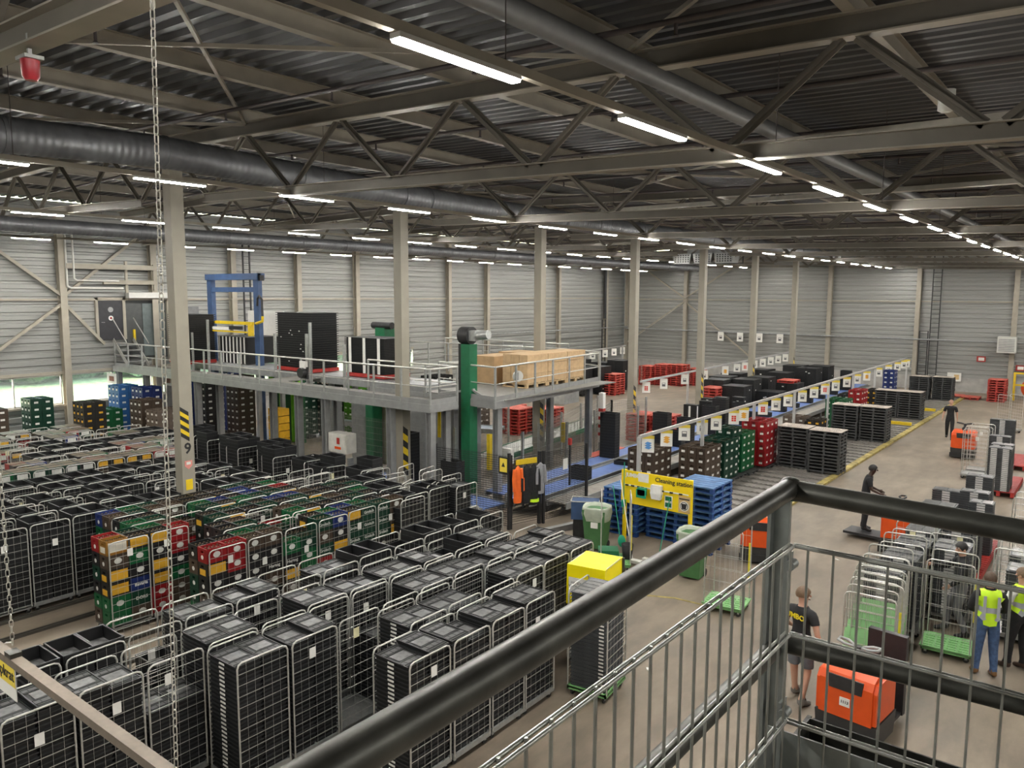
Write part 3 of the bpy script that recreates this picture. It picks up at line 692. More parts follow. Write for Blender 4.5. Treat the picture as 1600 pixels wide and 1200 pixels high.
# ---------------------------------------------------------------- pallets
def pallet_mesh(m, X=0.54, Y=0.43, h=0.14, slats=5, name='pallet', topm=None):
    b = mb(m); t = 0.030
    for i in range(slats):
        w_ = 2*Y/slats; y = -Y + w_*(i+0.5); b.use(topm or m).bb(-X, y-w_*0.43, h-t, X, y+w_*0.43, h)
    b.use(m)
    for x in (-X+0.05, 0, X-0.05):
        b.bb(x-0.05, -Y+0.03, h-t*1.6, x+0.05, Y-0.03, h-t)
        for y in (-Y+0.08, 0, Y-0.08): b.bb(x-0.045, y-0.05, t, x+0.045, y+0.05, h-t*1.6)
    for y in (-Y+0.06, 0, Y-0.06): b.bb(-X, y-0.06, 0, X, y+0.06, t)
    return b.mesh(name)
PH = 0.118
def grey_pallet():
    b = mb(GREYP); X, Y, h = 0.54, 0.43, PH
    b.bb(-X, -Y, h-0.026, X, Y, h).bb(-X, -Y, 0, X, -Y+0.10, 0.024).bb(-X, Y-0.10, 0, X, Y, 0.024).bb(-X, -0.06, 0, X, 0.06, 0.024)
    for x in (-X+0.04, 0, X-0.04):
        b.bb(x-0.04, -Y+0.02, 0.0, x+0.04, Y-0.02, 0.022)
        for y in (-Y+0.06, 0, Y-0.06): b.bb(x-0.035, y-0.05, 0.024, x+0.035, y+0.05, h-0.026)
    return b.mesh('plastic_pallet')
PM_G = grey_pallet()
BEIGE = mat('dusty_beige_pallet_top', (0.42, 0.36, 0.31), 0.7, 0, 0.15, 6)
tb = mb(BEIGE).bb(-0.54, -0.43, 0, 0.54, 0.43, 0.012).use(BLACKM)
for i in range(2):
    for j in range(2):
        for k_ in range(4): tb.bb(-0.38+i*0.46+k_*0.07, -0.24+j*0.36, 0.012, -0.35+i*0.46+k_*0.07, -0.12+j*0.36, 0.014)
M_TOPS = tb.mesh('top_sheet')
PM_R = pallet_mesh(REDP, 0.46, 0.60, 0.145, 7, 'plastic_pallet', REDT)
PM_B = pallet_mesh(BLUEP, 0.50, 0.60, 0.15, 6, 'blue_pallet', BLUET); PM_W = pallet_mesh(WOOD, 0.5, 0.6, 0.15, 6, 'wooden_pallet')
def pstack(name, me, h, n, x, y, label, rz=0.0, z0=0.0, jig=0.012):
    for i in range(n):
        o = thing(name, '%s, %s from the top' % (label, nth(n-1-i)), 'pallet', (x+R.uniform(-jig, jig), y+R.uniform(-jig, jig), z0+i*h), rz+R.uniform(-0.01, 0.01), 'pallets, '+label, me)
    return o
for i, (x, y, n, where) in enumerate([(-9.06, 28.2, 11, 'grey pallet in the first roller lane, rear stack'), (-7.93, 28.05, 11, 'grey pallet in the first roller lane, aisle stack'),
    (-9.22, 35.3, 11, 'grey pallet in the second roller lane, rear stack'), (-8.1, 35.4, 11, 'grey pallet in the second roller lane, aisle stack'),
    (-9.35, 43.2, 10, 'grey pallet in the third roller lane, rear stack'), (-8.25, 43.2, 10, 'grey pallet beside the yellow stop bar, aisle stack'),
    (-9.5, 52.0, 10, 'grey pallet in the last roller lane, rear stack'), (-8.3, 52.3, 10, 'grey pallet in the last roller lane, aisle stack')]):
    n = round(n*0.14/PH); top = pstack('plastic_pallet', PM_G, PH, n, x, y, where)
    ob('top_sheet', M_TOPS, top, (0, 0, PH))
# red pallets
REDS = [(-16.7, 38.3, 10, 'red pallet at the end of the black crate stacks'), (-25.0, 42.2, 9, 'red pallet beside the black stacks on the far bay'), (-26.0, 48.6, 9, 'red pallet left of the far column'),
        (-25.0, 49.0, 10, 'red pallet behind the far column'), (-24.0, 49.4, 10, 'red pallet with a white card behind the sign line'), (-23.2, 50.4, 8, 'red pallet at the far end of the red stacks'),
        (-16.1, 29.6, 8, 'red pallet behind the mesh fence'), (-15.1, 29.8, 8, 'red pallet stack with pale openings behind the column'), (-14.4, 28.2, 5, 'red pallet in the low stack before the belt'),
        (-21.2, 27.5, 8, 'red pallet under the carton platform'), (-20.2, 28.4, 8, 'red pallet beside the zebra post'), (-22.6, 28.8, 7, 'red pallet behind the platform leg'),
        (-14.7, 44.0, 1, 'red pallet on top of the black crates'), (-5.75, 54.2, 9, 'red pallet stack standing at the back wall')]
for x, y, n, lb in REDS:
    pstack('plastic_pallet', PM_R, 0.145, n, x, y, lb, rz=0.0, z0=1.352 if n == 1 else 0)
pstack('plastic_pallet', PM_R, 0.145, 1, -7.1, 54.3, 'single red pallet lying on the floor by the back wall')
thing('plastic_pallet', 'red pallet lying at the back wall right of the single one', 'pallet', (-8.0, 54.6, 0), 0, data=PM_R)
pstack('blue_pallet', PM_B, 0.15, 11, -7.9, 17.75, 'blue pallet in the tall stack right of the board')
pstack('blue_pallet', PM_B, 0.15, 8, -8.9, 18.2, 'blue pallet in the stack behind the board')
pstack('blue_pallet', PM_B, 0.15, 8, -10.0, 17.9, 'blue pallet in the left stack behind the board')
pstack('wooden_pallet', PM_W, 0.15, 4, -25.4, 37.0, 'wooden pallet on the machine roof behind the cartons', z0=1.9)
b = mb(GREYM).bb(-26.1, 36.3, 0, -24.7, 37.8, 1.9); thing('machine_cabinet', 'grey machine cabinet under the wooden pallets', 'cabinet', data=b)
# ---------------------------------------------------------------- black crate stacks on pallets in the far bays
B_BLK = mb(BLACKP)
for i in range(8):
    z = i*0.2; B_BLK.bb(-0.29, -0.19, z, 0.29, 0.19, z+0.17).bb(-0.30, -0.20, z+0.17, 0.30, 0.20, z+0.2).bb(-0.297, -0.197, z+0.07, 0.297, 0.197, z+0.085)
LBL = mb(WHITE).bb(0.302, -0.05, 0, 0.306, 0.05, 0.06).mesh('white_label')
def blackstack(x, y, n, label, nx=2, ny=3, rz=0, z0=0.15, pal=True):
    t = thing('crate_stack', label, 'crates', (x, y, 0), rz, 'stacks of black crates in the far bays')
    if pal: ob('base_pallet', PM_G, t)
    for ix in range(nx):
        for iy in range(ny):
            b = mb(BLACKP)
            for i in range(n):
                z = i*0.2; a, c = 0.29, 0.19
                b.bb(-a, -c, z, a, c, z+0.17).bb(-a-0.01, -c-0.01, z+0.17, a+0.01, c+0.01, z+0.2).bb(-a-0.007, -c-0.007, z+0.07, a+0.007, c+0.007, z+0.085)
            ob('crate_column', b, t, ((ix-(nx-1)/2)*0.6, (iy-(ny-1)/2)*0.4, z0))
    for q in range(3): ob('white_label', LBL, t, (0.3*(nx-1), R.uniform(-0.4, 0.4), R.uniform(0.3, n*0.2)))
    for q in range(2):
        o = ob('white_label', LBL, t, (R.uniform(-0.4, 0.4), -0.2*(ny-1)+0.1, R.uniform(0.3, n*0.2)), -PI/2)
    return t
BS = [(-17.0, 39.5, 8), (-15.7, 39.0, 7), (-15.8, 40.6, 8), (-17.4, 41.2, 8), (-15.6, 42.2, 8), (-17.6, 43.3, 8), (-14.6, 43.9, 6), (-15.7, 45.5, 8), (-14.6, 47.2, 9), (-15.8, 48.4, 9), (-14.5, 49.2, 9), (-17.2, 46.6, 8), (-14.6, 41.0, 5),
      (-27.6, 40.9, 8), (-26.4, 40.4, 8), (-25.9, 41.8, 8), (-27.4, 42.4, 8), (-28.6, 41.8, 8), (-28.4, 43.4, 9), (-26.0, 44.6, 9), (-27.2, 44.5, 8), (-29.4, 40.9, 7)]
for i, (x, y, n) in enumerate(BS):
    blackstack(x, y, n, ('%s stack of black crates in the bay behind the belt' % nth(i)) if i < 13 else '%s stack of black crates in the bay beyond the cartons' % nth(i-13))
# beer crate pallets standing at the long sign line
def crateblock(x, y, n, kind, label, nx=3, ny=2, rz=0, pal=True, hole=None):
    t = thing('crate_stack', label, 'crates', (x, y, 0), rz, 'pallets of beer crates')
    if pal: ob('base_pallet', PM_G, t)
    m = mat(kind+'_beer_crate', BEER[kind][0], 0.38); pm = mat(kind+'_crate_panel', BEER[kind][1] or (0.72, 0.72, 0.68), 0.5)
    for L in range(n):
        for ix in range(nx):
            for iy in range(ny):
                if 0 < ix < nx-1 and 0 < iy < ny-1: continue
                o = ob('beer_crate', beer_mesh(kind) if (L == n-1 or True) else None, t, ((ix-(nx-1)/2)*0.30, (iy-(ny-1)/2)*0.40, 0.14+L*0.265))
    b = mb(pm)
    for L in range(n):
        z = 0.14+L*0.265
        for iy in range(ny):
            y_ = (iy-(ny-1)/2)*0.4; b.bb(0.15*nx+0.001, y_-0.07, z+0.10, 0.15*nx+0.004, y_+0.07, z+0.17)
        for ix in range(nx):
            x_ = (ix-(nx-1)/2)*0.3; b.bb(x_-0.06, -0.2*ny-0.003, z+0.08, x_+0.06, -0.2*ny-0.001, z+0.15)
    o = ob('badge', b, t); o['kind'] = 'stuff'
    return t
for k_ in BEER: beer_mesh(k_)
crateblock(-11.5, 21.7, 5, 'brown', 'dark brown beer crates on a pallet behind the board', 3, 3)
crateblock(-10.4, 23.0, 5, 'brown', 'second stack of dark brown beer crates at the sign line', 3, 3)
crateblock(-10.45, 24.6, 5, 'darkgreen', 'dark green beer crates with white badges at the sign line', 3, 3)
crateblock(-10.35, 26.2, 5, 'green', 'bright green beer crates before the red ones', 2, 3)
crateblock(-10.45, 25.4, 6, 'darkgreen', 'taller dark green beer crates beside the sign post', 2, 2)
crateblock(-10.2, 27.6, 6, 'red', 'red beer crates stacked next to the grey pallets', 3, 3)
crateblock(-10.6, 32.9, 4, 'greybrown', 'brown grey crates between the grey pallet stacks', 3, 2)
crateblock(-9.7, 32.6, 4, 'yellow', 'crates with yellow panels between the grey pallet stacks', 2, 2)
crateblock(-10.2, 37.6, 5, 'green', 'green crates behind the second grey pallets', 3, 3)
crateblock(-9.9, 39.6, 6, 'red', 'red crates behind the second grey pallets', 2, 3)
crateblock(-10.3, 45.0, 4, 'yellow', 'low crates with yellow panels at the far sign line', 3, 3)
crateblock(-10.4, 48.3, 7, 'blue', 'blue crates stacked high at the far sign post', 2, 2)
crateblock(-10.9, 42.0, 4, 'black', 'black crates below the far signs', 3, 3)
# crates under the platform by the window
LW = [(-29.6, 12.7, 7, 'yellow', 'tall dark crates with yellow panels before the window'), (-30.9, 13.9, 5, 'green', 'green crates on a pallet below the window'),
      (-31.6, 14.9, 8, 'paleblue', 'light blue crates in a tall stack by the window'), (-30.3, 15.2, 8, 'blue', 'blue crates beside the light blue stack'), (-31.6, 17.3, 9, 'blue', 'navy crates behind the brown boxes'),
      (-28.6, 14.3, 7, 'brown', 'brown crates stepped in front of the blue stack'), (-27.4, 14.5, 6, 'greybrown', 'pale brown crates next to the tall column'), (-30.0, 17.2, 1, 'red', 'red crate layer behind the tall column'),
      (-29.2, 17.2, 9, 'black', 'dark crates right of the tall column'), (-29.1, 18.6, 9, 'brown', 'dark brown crates right of the tall column'), (-31.4, 19.6, 9, 'blue', 'blue crates showing under the platform'), (-32.2, 10.4, 6, 'brown', 'brown crates at the left edge by the window'), (-32.1, 11.9, 7, 'darkgreen', 'dark green crates at the left edge by the window'),
      (-27.8, 20.6, 9, 'darkgreen', 'dark green crates behind the green rack'), (-27.1, 21.9, 9, 'cream', 'black and cream crates behind the belt'), (-25.9, 22.4, 8, 'lime', 'bright green crates under the platform middle'), (-24.2, 23.3, 8, 'yellow', 'crates with yellow panels under the platform middle'), (-23.2, 22.2, 6, 'red', 'red crates behind the mesh under the platform'),
      (-24.6, 25.8, 8, 'black', 'black crates far under the platform'), (-22.9, 26.4, 8, 'brown', 'brown crates far under the platform')]
for x, y, n, k_, lb in LW: crateblock(x, y, n+(1 if n > 3 else 0), k_, lb, 3, 2 if x < -28 else 3)
# ---------------------------------------------------------------- roller pallet lanes along the aisle
RZ = mat('roller_lane_floor', (0.17, 0.155, 0.14), 0.6, 0.1, 0.25, 2)
b = mb(RZ).bb(-12.0, 19.6, 0, -7.62, 54.5, 0.03); rl = thing('roller_lane', 'floor level roller lanes beneath the grey pallet stacks', 'rollers', data=b)
b = mb(YWORN).bb(-7.62, 19.6, 0, -7.40, 54.5, 0.07); struct('yellow_kerb', b)
wm = mb(mat('lane_roller_steel', (0.30, 0.29, 0.27), 0.4, 0.6)); 
for k_ in range(58):
    y = 20.0 + k_*0.6
    wm.bb(-11.9, y-0.04, 0.03, -7.65, y-0.02, 0.06).bb(-11.9, y+0.02, 0.03, -7.65, y+0.04, 0.06)
    if y < 40:
        for j in range(26): wm.bb(-11.8+j*0.16, y-0.018, 0.035, -11.72+j*0.16, y+0.018, 0.085)
o = ob('lane_roller', wm, rl); o['kind'] = 'stuff'
for y, lb in ((40.6, 'yellow stop bar in front of the third grey pallets'), (46.5, 'yellow stop bar before the last grey pallets')):
    thing('stop_bar', lb, 'bar', data=mb(YELLOW).bb(-10.0, y, 0.06, -7.7, y+0.12, 0.2))
# ---------------------------------------------------------------- sign lines
SIGNC = [mat('sign_orange_motif', (0.8, 0.4, 0.05), 0.5, var=0), mat('sign_grey_motif', (0.12, 0.12, 0.13), 0.5, var=0), mat('sign_red_motif', (0.65, 0.06, 0.04), 0.5, var=0), mat('sign_blue_motif', (0.10, 0.28, 0.6), 0.5, var=0)]
SPAPER = mat('sign_paper', (0.82, 0.81, 0.76), 0.55, var=0.02); SYEL = mat('sign_yellow_head', (0.85, 0.66, 0.08), 0.5, var=0.02)
def sign(x, y, z, label, motif=0, s=1.0, rz=0.0, head=True, group='signs of the long sign line', tilt=0):
    t = thing('hanging_sign', label, 'sign', (x, y, z), rz, group)
    w_, h = 0.30*s, 0.42*s
    ob('board', mb(SPAPER).bb(-w_, -0.006, -2*h, w_, 0.006, 0), t)
    if head: ob('heading_strip', mb(SYEL).bb(-w_, -0.010, -0.16*s, w_, -0.006, 0), t)
    m = SIGNC[motif % 4]; b = mb(m); k_ = motif % 3
    if k_ == 0:
        for i in range(3): b.add([(-0.17*s, -0.010, (-0.62+i*0.11)*s), (0.05*s, -0.010, (-0.68+i*0.11)*s), (0.19*s, -0.010, (-0.58+i*0.11)*s), (-0.03*s, -0.010, (-0.52+i*0.11)*s)], [(0, 1, 2, 3)])
    elif k_ == 1:
        b.bb(-0.13*s, -0.010, -0.64*s, 0.13*s, -0.006, -0.34*s).use(SPAPER).bb(-0.10*s, -0.012, -0.46*s, 0.10*s, -0.010, -0.37*s)
    else:
        for i in range(2):
            for j in range(3): b.bb((-0.13+i*0.14)*s, -0.010, (-0.66+j*0.12)*s, (-0.01+i*0.14)*s, -0.006, (-0.56+j*0.12)*s)
    ob('picture', b, t); return t
ALU = mat('pale_aluminium_post', (0.58, 0.58, 0.57), 0.4, 0.4, 0.06)
def signline(label, X0, Y0, X1, Y1, z, posts, par=None):
    t = thing('sign_rail', label, 'rail'); p = Vector((X0, Y0, z)); q = Vector((X1, Y1, z))
    ob('rail', mb(ALU).bar(p, q, 0.06, 0.09), t)
    for s_ in posts:
        c = p.lerp(q, s_); ob('post', mb(ALU).bb(c.x-0.045, c.y-0.045, 0, c.x+0.045, c.y+0.045, z), t)
signline('pale post and rail line hung with product signs along the belt', -10.35, 18.9, -10.7, 54.0, 2.3, [0.0, 0.12, 0.248, 0.378, 0.515, 0.637, 0.765, 0.873, 1.0])
S1 = [19.55, 20.7, 21.9, 23.2, 24.3, 25.8, 26.7, 28.6, 30.0, 31.4, 33.2, 34.8, 36.4, 38.1, 40.0, 41.9, 43.8, 46.4, 48.7, 51.0, 52.8, 53.6]
MOT = [3, 0, 1, 1, 1, 2, 0, 2, 1, 1, 1, 1, 2, 1, 1, 1, 0, 1, 1, 1, 1, 1]
for i, y in enumerate(S1):
    sign(-10.42-0.01*(y-19)*0.6, y, 2.24, '%s product sign from the board end of the long sign line' % nth(i), MOT[i], 0.58, rz=0.45, tilt=0)
signline('second sign rail crossing the far pallet bay', -17.1, 31.2, -18.3, 56.0, 2.3, [0.22, 0.6])
for i, y in enumerate([31.9, 33.8, 36.3, 38.9, 42.0, 43.9, 45.3, 47.0, 48.6, 50.2, 51.8, 53.4]):
    sign(-17.15-0.046*(y-31.5), y, 2.22, '%s small sign on the second sign rail from the column' % nth(i), [2, 1, 1, 1, 0, 1, 2, 1, 1, 1, 1, 1][i], 0.6, rz=0.45, head=False, group='signs of the second sign rail')
signline('third sign rail behind the cartons', -28.5, 40.5, -30.4, 53.0, 2.3, [0.0, 0.45, 0.95])
for i, y in enumerate([42.3, 46.8, 49.0, 50.7, 52.4]):
    sign(-28.8-0.15*(y-42.3), y, 2.2, '%s sign on the third sign rail behind the black stacks' % nth(i), 1, 0.62, rz=0.6, head=False, group='signs of the third sign rail')
for i, x in enumerate((-24.6, -23.06, -21.57, -20.02)):
    sign(x, D-0.50, 3.38, '%s wide sign on the back wall pipe' % nth(i), 1, 0.8, head=False, group='signs on the back wall')
# ---------------------------------------------------------------- blue belts
def belt(label, pts, w_, z, side=GREYM, top=BLUEB):
    t = thing('belt_conveyor', label, 'conveyor')
    for p, q in zip(pts, pts[1:]):
        p = Vector((*p, z)); q = Vector((*q, z)); d = (q-p).normalized(); n_ = Vector((-d.y, d.x, 0))
        ob('belt', mb(top).bar(p, q, w_, 0.03), t)
        for s_ in (-1, 1): ob('side_rail', mb(side).bar(p+n_*s_*(w_/2+0.03)-Vector((0, 0, 0.05)), q+n_*s_*(w_/2+0.03)-Vector((0, 0, 0.05)), 0.05, 0.18), t)
        L = (q-p).length; m_ = max(2, int(L/2.5)); g = mb(side)
        for i in range(m_+1):
            c = p.lerp(q, min(0.98, max(0.02, i/m_)))
            for s_ in (-1, 1): g.bb(c.x+n_.x*s_*w_/2-0.03, c.y+n_.y*s_*w_/2-0.03, 0, c.x+n_.x*s_*w_/2+0.03, c.y+n_.y*s_*w_/2+0.03, z-0.03)
        ob('support', g, t)
belt('blue belt conveyor running along the crate rows to the corner', [(-13.2, 16.05), (-19.5, 16.6)], 0.85, 0.45)
belt('long blue belt conveyor running behind the sign line to the back', [(-13.1, 17.0), (-13.35, 54.0)], 0.75, 0.45)
belt('second blue belt conveyor lane beside the long one', [(-14.1, 17.2), (-14.4, 40.0)], 0.7, 0.45)
belt('grey slat conveyor between the belts and the sign posts', [(-12.2, 17.6), (-12.35, 54.0)], 0.6, 0.40, top=mat('worn_steel_slats', (0.30, 0.28, 0.25), 0.5, 0.3, 0.2, 4))
b = mb(mat('red_belt_section', (0.62, 0.12, 0.08), 0.5)).bb(-14.95, 23.2, 0.47, -14.5, 25.4, 0.49); thing('belt_marker', 'red painted plate beside the blue belts', 'plate', data=b)
def ministack(x, y, n, label, rz=0, low=False, z=0.47):
    for i in range(n): thing('open_crate', '%s, %s from the top' % (label, nth(n-1-i)), 'crate', (x, y, z+i*(0.135 if low else 0.2)), rz, 'crates riding on the belts', M_TRAYL if low else M_TRAY)
ministack(-16.8, 16.35, 8, 'black crate in the tall stack on the near belt')
ministack(-14.9, 16.25, 5, 'black crate in the short stack at the belt corner')
ministack(-13.1, 20.2, 2, 'black crate riding alone on the belt', 0.1)
ministack(-14.1, 23.6, 8, 'black crate in the tall stack beside the red plate', 0.05)
ministack(-13.1, 22.9, 1, 'low black crate before the pair on the belt', 0.1, True)
ministack(-13.1, 24.3, 2, 'black crate of the belt pair behind the low one', 0.1, True)
ministack(-13.3, 26.0, 7, 'black crate in the tall stack at the sign rail end')
ministack(-13.2, 27.0, 3, 'black crate in the half height stack under the second sign')
ministack(-13.2, 27.8, 5, 'black crate in the stack under the third sign')
for i, (y, n) in enumerate(((30.2, 6), (31.2, 7), (33.4, 5), (34.8, 2), (36.4, 1), (38.5, 2), (40.4, 1), (42.6, 2), (44.8, 1), (47.2, 2), (50.0, 6))):
    ministack(-13.25, y, n, 'black crate in the %s far pile on the belt' % nth(i))
for i, (x, y) in enumerate(((-15.6, 33.4), (-15.2, 34.2), (-14.9, 35.2), (-15.9, 36.0), (-14.6, 36.6))):
    t = thing('crate_stack', '%s stack of labelled folded crates behind the belt' % nth(i), 'crates', (x, y, 0), 0, 'labelled folded stacks behind the belt'); b = mb(BLACKP)
    for k_ in range(19+2*(i % 3)): b.bb(-0.3, -0.2, 0.1+k_*FH, 0.3, 0.2, 0.1+k_*FH+0.05)
    ob('crates', b, t); ob('label_column', mb(WHITE).bb(-0.05, -0.204, 0.1, 0.05, -0.2, 1.1).bb(0.3, -0.05, 0.1, 0.304, 0.05, 1.1), t); ob('base_pallet', mb(GREYP).bb(-0.3, -0.2, 0, 0.3, 0.2, 0.1), t)
# ---------------------------------------------------------------- people
SKIN = {'light': mat('light_skin', (0.55, 0.32, 0.23), 0.5, var=0.06), 'tan': mat('tanned_skin', (0.42, 0.23, 0.15), 0.5, var=0.06), 'dark': mat('dark_skin', (0.045, 0.026, 0.018), 0.45, var=0.1)}
CLO = {'black': mat('black_cotton', (0.014, 0.014, 0.016), 0.85, 0, 0.3, 14), 'grey': mat('grey_shorts_cotton', (0.13, 0.145, 0.165), 0.85, 0, 0.15, 14), 'jeans': mat('blue_denim', (0.055, 0.10, 0.21), 0.85, 0, 0.3, 18),
      'hivis': mat('hi_vis_yellow', (0.62, 0.95, 0.03), 0.6, 0, 0.05, 8), 'white': mat('white_cotton', (0.7, 0.7, 0.68), 0.8), 'greyt': mat('grey_trousers', (0.15, 0.15, 0.16), 0.85), 'brown': mat('brown_leather', (0.20, 0.10, 0.04), 0.6), 'dkbrown': mat('dark_brown_leather', (0.07, 0.04, 0.03), 0.5),
      'shoe': mat('black_shoe', (0.02, 0.02, 0.02), 0.5), 'sneaker': mat('grey_sneaker', (0.20, 0.19, 0.18), 0.6), 'glove': mat('navy_glove', (0.03, 0.05, 0.12), 0.7), 'band': mat('reflective_band', (0.42, 0.45, 0.50), 0.35, 0.2)}
HAIR = {'brown': mat('brown_hair', (0.075, 0.045, 0.028), 0.6, 0, 0.3, 60), 'black': mat('black_hair', (0.012, 0.010, 0.010), 0.55, 0, 0.3, 60), 'fair': mat('short_fair_hair', (0.16, 0.10, 0.06), 0.6, 0, 0.3, 60)}
def person(label, loc, rz, pose=None, skin='light', hair='brown', wear=None, H=1.0):
    J = dict(pel=(0, 0, 0.95), spi=(0, 0, 1.12), che=(0, 0.01, 1.30), nb=(0, 0, 1.44), nk=(0, 0.01, 1.50), hd=(0, 0.02, 1.58), ht=(0, 0.015, 1.67), cr=(0, 0.0, 1.735),
             shL=(-0.19, 0, 1.40), elL=(-0.25, -0.02, 1.12), wrL=(-0.25, 0.06, 0.88), shR=(0.19, 0, 1.40), elR=(0.25, -0.02, 1.12), wrR=(0.25, 0.06, 0.88),
             hiL=(-0.095, 0, 0.90), knL=(-0.11, 0.02, 0.49), anL=(-0.12, -0.02, 0.09), hiR=(0.095, 0, 0.90), knR=(0.11, 0.02, 0.49), anR=(0.12, -0.02, 0.09))
    if pose: J.update(pose)
    for s_ in 'LR':
        a = Vector(J['an'+s_]); J['he'+s_] = tuple(a+Vector((0, -0.05, -0.045))); J['ba'+s_] = tuple(a+Vector((0, 0.10, -0.055))); J['to'+s_] = tuple(a+Vector((0, 0.19, -0.065)))
        w_ = Vector(J['wr'+s_]); e = Vector(J['el'+s_]); d = (w_-e).normalized(); J['pa'+s_] = tuple(w_+d*0.06)
        side = Vector((1 if s_ == 'R' else -1, 0, 0)); fwd = side.cross(d) if abs(d.dot(side)) < 0.9 else Vector((0, 0, 1)); fwd.normalize()
        if fwd.y < 0: fwd = -fwd
        inn = d.cross(fwd).normalized()
        if inn.dot(side) > 0: inn = -inn
        for f in range(4):
            k_ = (f-1.5)*0.021; ln = (0.062, 0.074, 0.070, 0.055)[f]
            base = w_+d*0.085+fwd*(-k_); J['f%d%s' % (f, s_)] = tuple(base); J['g%d%s' % (f, s_)] = tuple(base+d*ln*0.55+inn*0.008); J['h%d%s' % (f, s_)] = tuple(base+d*ln+inn*0.028)
        J['t1'+s_] = tuple(w_+d*0.04+fwd*0.038); J['t2'+s_] = tuple(w_+d*0.078+fwd*0.056+inn*0.012)
    RAD = dict(pel=(0.155, 0.115), spi=(0.135, 0.10), che=(0.165, 0.115), nb=(0.085, 0.07), nk=(0.056, 0.056), hd=(0.072, 0.082), ht=(0.080, 0.098), cr=(0.055, 0.068))
    for s_ in 'LR':
        RAD.update({'sh'+s_: (0.062, 0.062), 'el'+s_: (0.043, 0.043), 'wr'+s_: (0.027, 0.030), 'pa'+s_: (0.022, 0.040), 'hi'+s_: (0.092, 0.095), 'kn'+s_: (0.060, 0.062), 'an'+s_: (0.040, 0.043), 'he'+s_: (0.036, 0.036), 'ba'+s_: (0.045, 0.033), 'to'+s_: (0.034, 0.024), 't1'+s_: (0.012, 0.012), 't2'+s_: (0.009, 0.009)})
        for f in range(4): RAD.update({'f%d%s' % (f, s_): (0.011, 0.011), 'g%d%s' % (f, s_): (0.0095, 0.0095), 'h%d%s' % (f, s_): (0.008, 0.008)})
    E_ = [('pel', 'spi'), ('spi', 'che'), ('che', 'nb'), ('nb', 'nk'), ('nk', 'hd'), ('hd', 'ht'), ('ht', 'cr')]
    for s_ in 'LR':
        E_ += [('che', 'sh'+s_), ('sh'+s_, 'el'+s_), ('el'+s_, 'wr'+s_), ('wr'+s_, 'pa'+s_), ('wr'+s_, 't1'+s_), ('t1'+s_, 't2'+s_), ('pel', 'hi'+s_), ('hi'+s_, 'kn'+s_), ('kn'+s_, 'an'+s_), ('an'+s_, 'ba'+s_), ('ba'+s_, 'to'+s_), ('an'+s_, 'he'+s_)]
        for f in range(4): E_ += [('pa'+s_, 'f%d%s' % (f, s_)), ('f%d%s' % (f, s_), 'g%d%s' % (f, s_)), ('g%d%s' % (f, s_), 'h%d%s' % (f, s_))]
    names = list(RAD); idx = {n: i for i, n in enumerate(names)}
    me = bpy.data.meshes.new('skeleton'); me.from_pydata([J[n] for n in names], [(idx[a], idx[c]) for a, c in E_], [])
    o = bpy.data.objects.new('skeleton', me); COL.objects.link(o)
    md = o.modifiers.new('skin', 'SKIN'); md.branch_smoothing = 0.4; md.use_smooth_shade = True
    for i, n in enumerate(names):
        sv = me.skin_vertices[0].data[i]; sv.radius = RAD[n]; sv.use_root = n == 'pel'
    o.modifiers.new('sub', 'SUBSURF').levels = 1
    bpy.context.view_layer.update()
    bm_ = bpy.data.meshes.new_from_object(o.evaluated_get(bpy.context.evaluated_depsgraph_get())); bpy.data.objects.remove(o)
    bm_.name = 'body'; bm_.materials.clear(); bm_.materials.append(SKIN[skin])
    P = {k_: Vector(v) for k_, v in J.items()}
    def seg(c):
        best = None; bd = 9
        for a, e in E_:
            A, B = P[a], P[e]; ab = B-A; t = max(0, min(1, (c-A).dot(ab)/ab.length_squared)); d = (c-(A+ab*t)).length - 0.5*(RAD[a][0]*(1-t)+RAD[e][0]*t)
            if d < bd: bd = d; best = (a, e, t)
        return best
    faces = [(list(p.vertices), seg(p.center.copy())) for p in bm_.polygons]; vs = [v.co.copy() for v in bm_.vertices]; ns = [v.normal.copy() for v in bm_.vertices]
    root = thing('person', label, 'person', loc, rz); root.scale = (H, H, H)
    ob('body', bm_, root)
    def shell(name, m, test, off):
        sel = [f for f, s3 in faces if test(*s3)]; used = {}
        mb_ = MB().use(m); nv = []
        for f in sel:
            for i in f:
                if i not in used: used[i] = len(nv); nv.append(vs[i]+ns[i]*off)
        mb_.add(nv, [tuple(used[i] for i in f) for f in sel], True)
        return ob(name, mb_, root)
    tor = lambda a, e, t: a in ('pel', 'spi', 'che') and e in ('spi', 'che', 'nb') or (a == 'che' and e[:2] == 'sh')
    W_ = dict(top='black', sleeve=0.75, legs='black', leglen=1.0, shoe='shoe', vest=False, glove=False)
    if wear: W_.update(wear)
    sl = W_['sleeve']
    shell('shirt', CLO[W_['top']], lambda a, e, t: tor(a, e, t) or (a[:2] == 'sh' and (t < sl)) or (a[:2] == 'el' and e[:2] == 'wr' and sl > 1 and t < sl-1) or (W_.get('hood') and a == 'nb'), 0.014)
    ll = W_['leglen']
    shell('trousers' if ll > 0.9 else 'shorts', CLO[W_['legs']], lambda a, e, t: (a == 'pel' and e[:2] == 'hi') or (a == 'pel' and e == 'spi' and t < 0.35) or (a[:2] == 'hi' and t < (1.01 if ll > 0.9 else 0.85)) or (a[:2] == 'kn' and ll > 0.9 and t < 0.93), 0.016 if ll > 0.9 else 0.028)
    for s_ in 'LR': shell('shoe', CLO[W_['shoe']], lambda a, e, t: a == 'an'+s_ or a == 'ba'+s_ or (a == 'kn'+s_ and t > (0.72 if W_.get('boot') else 0.93)), 0.012)
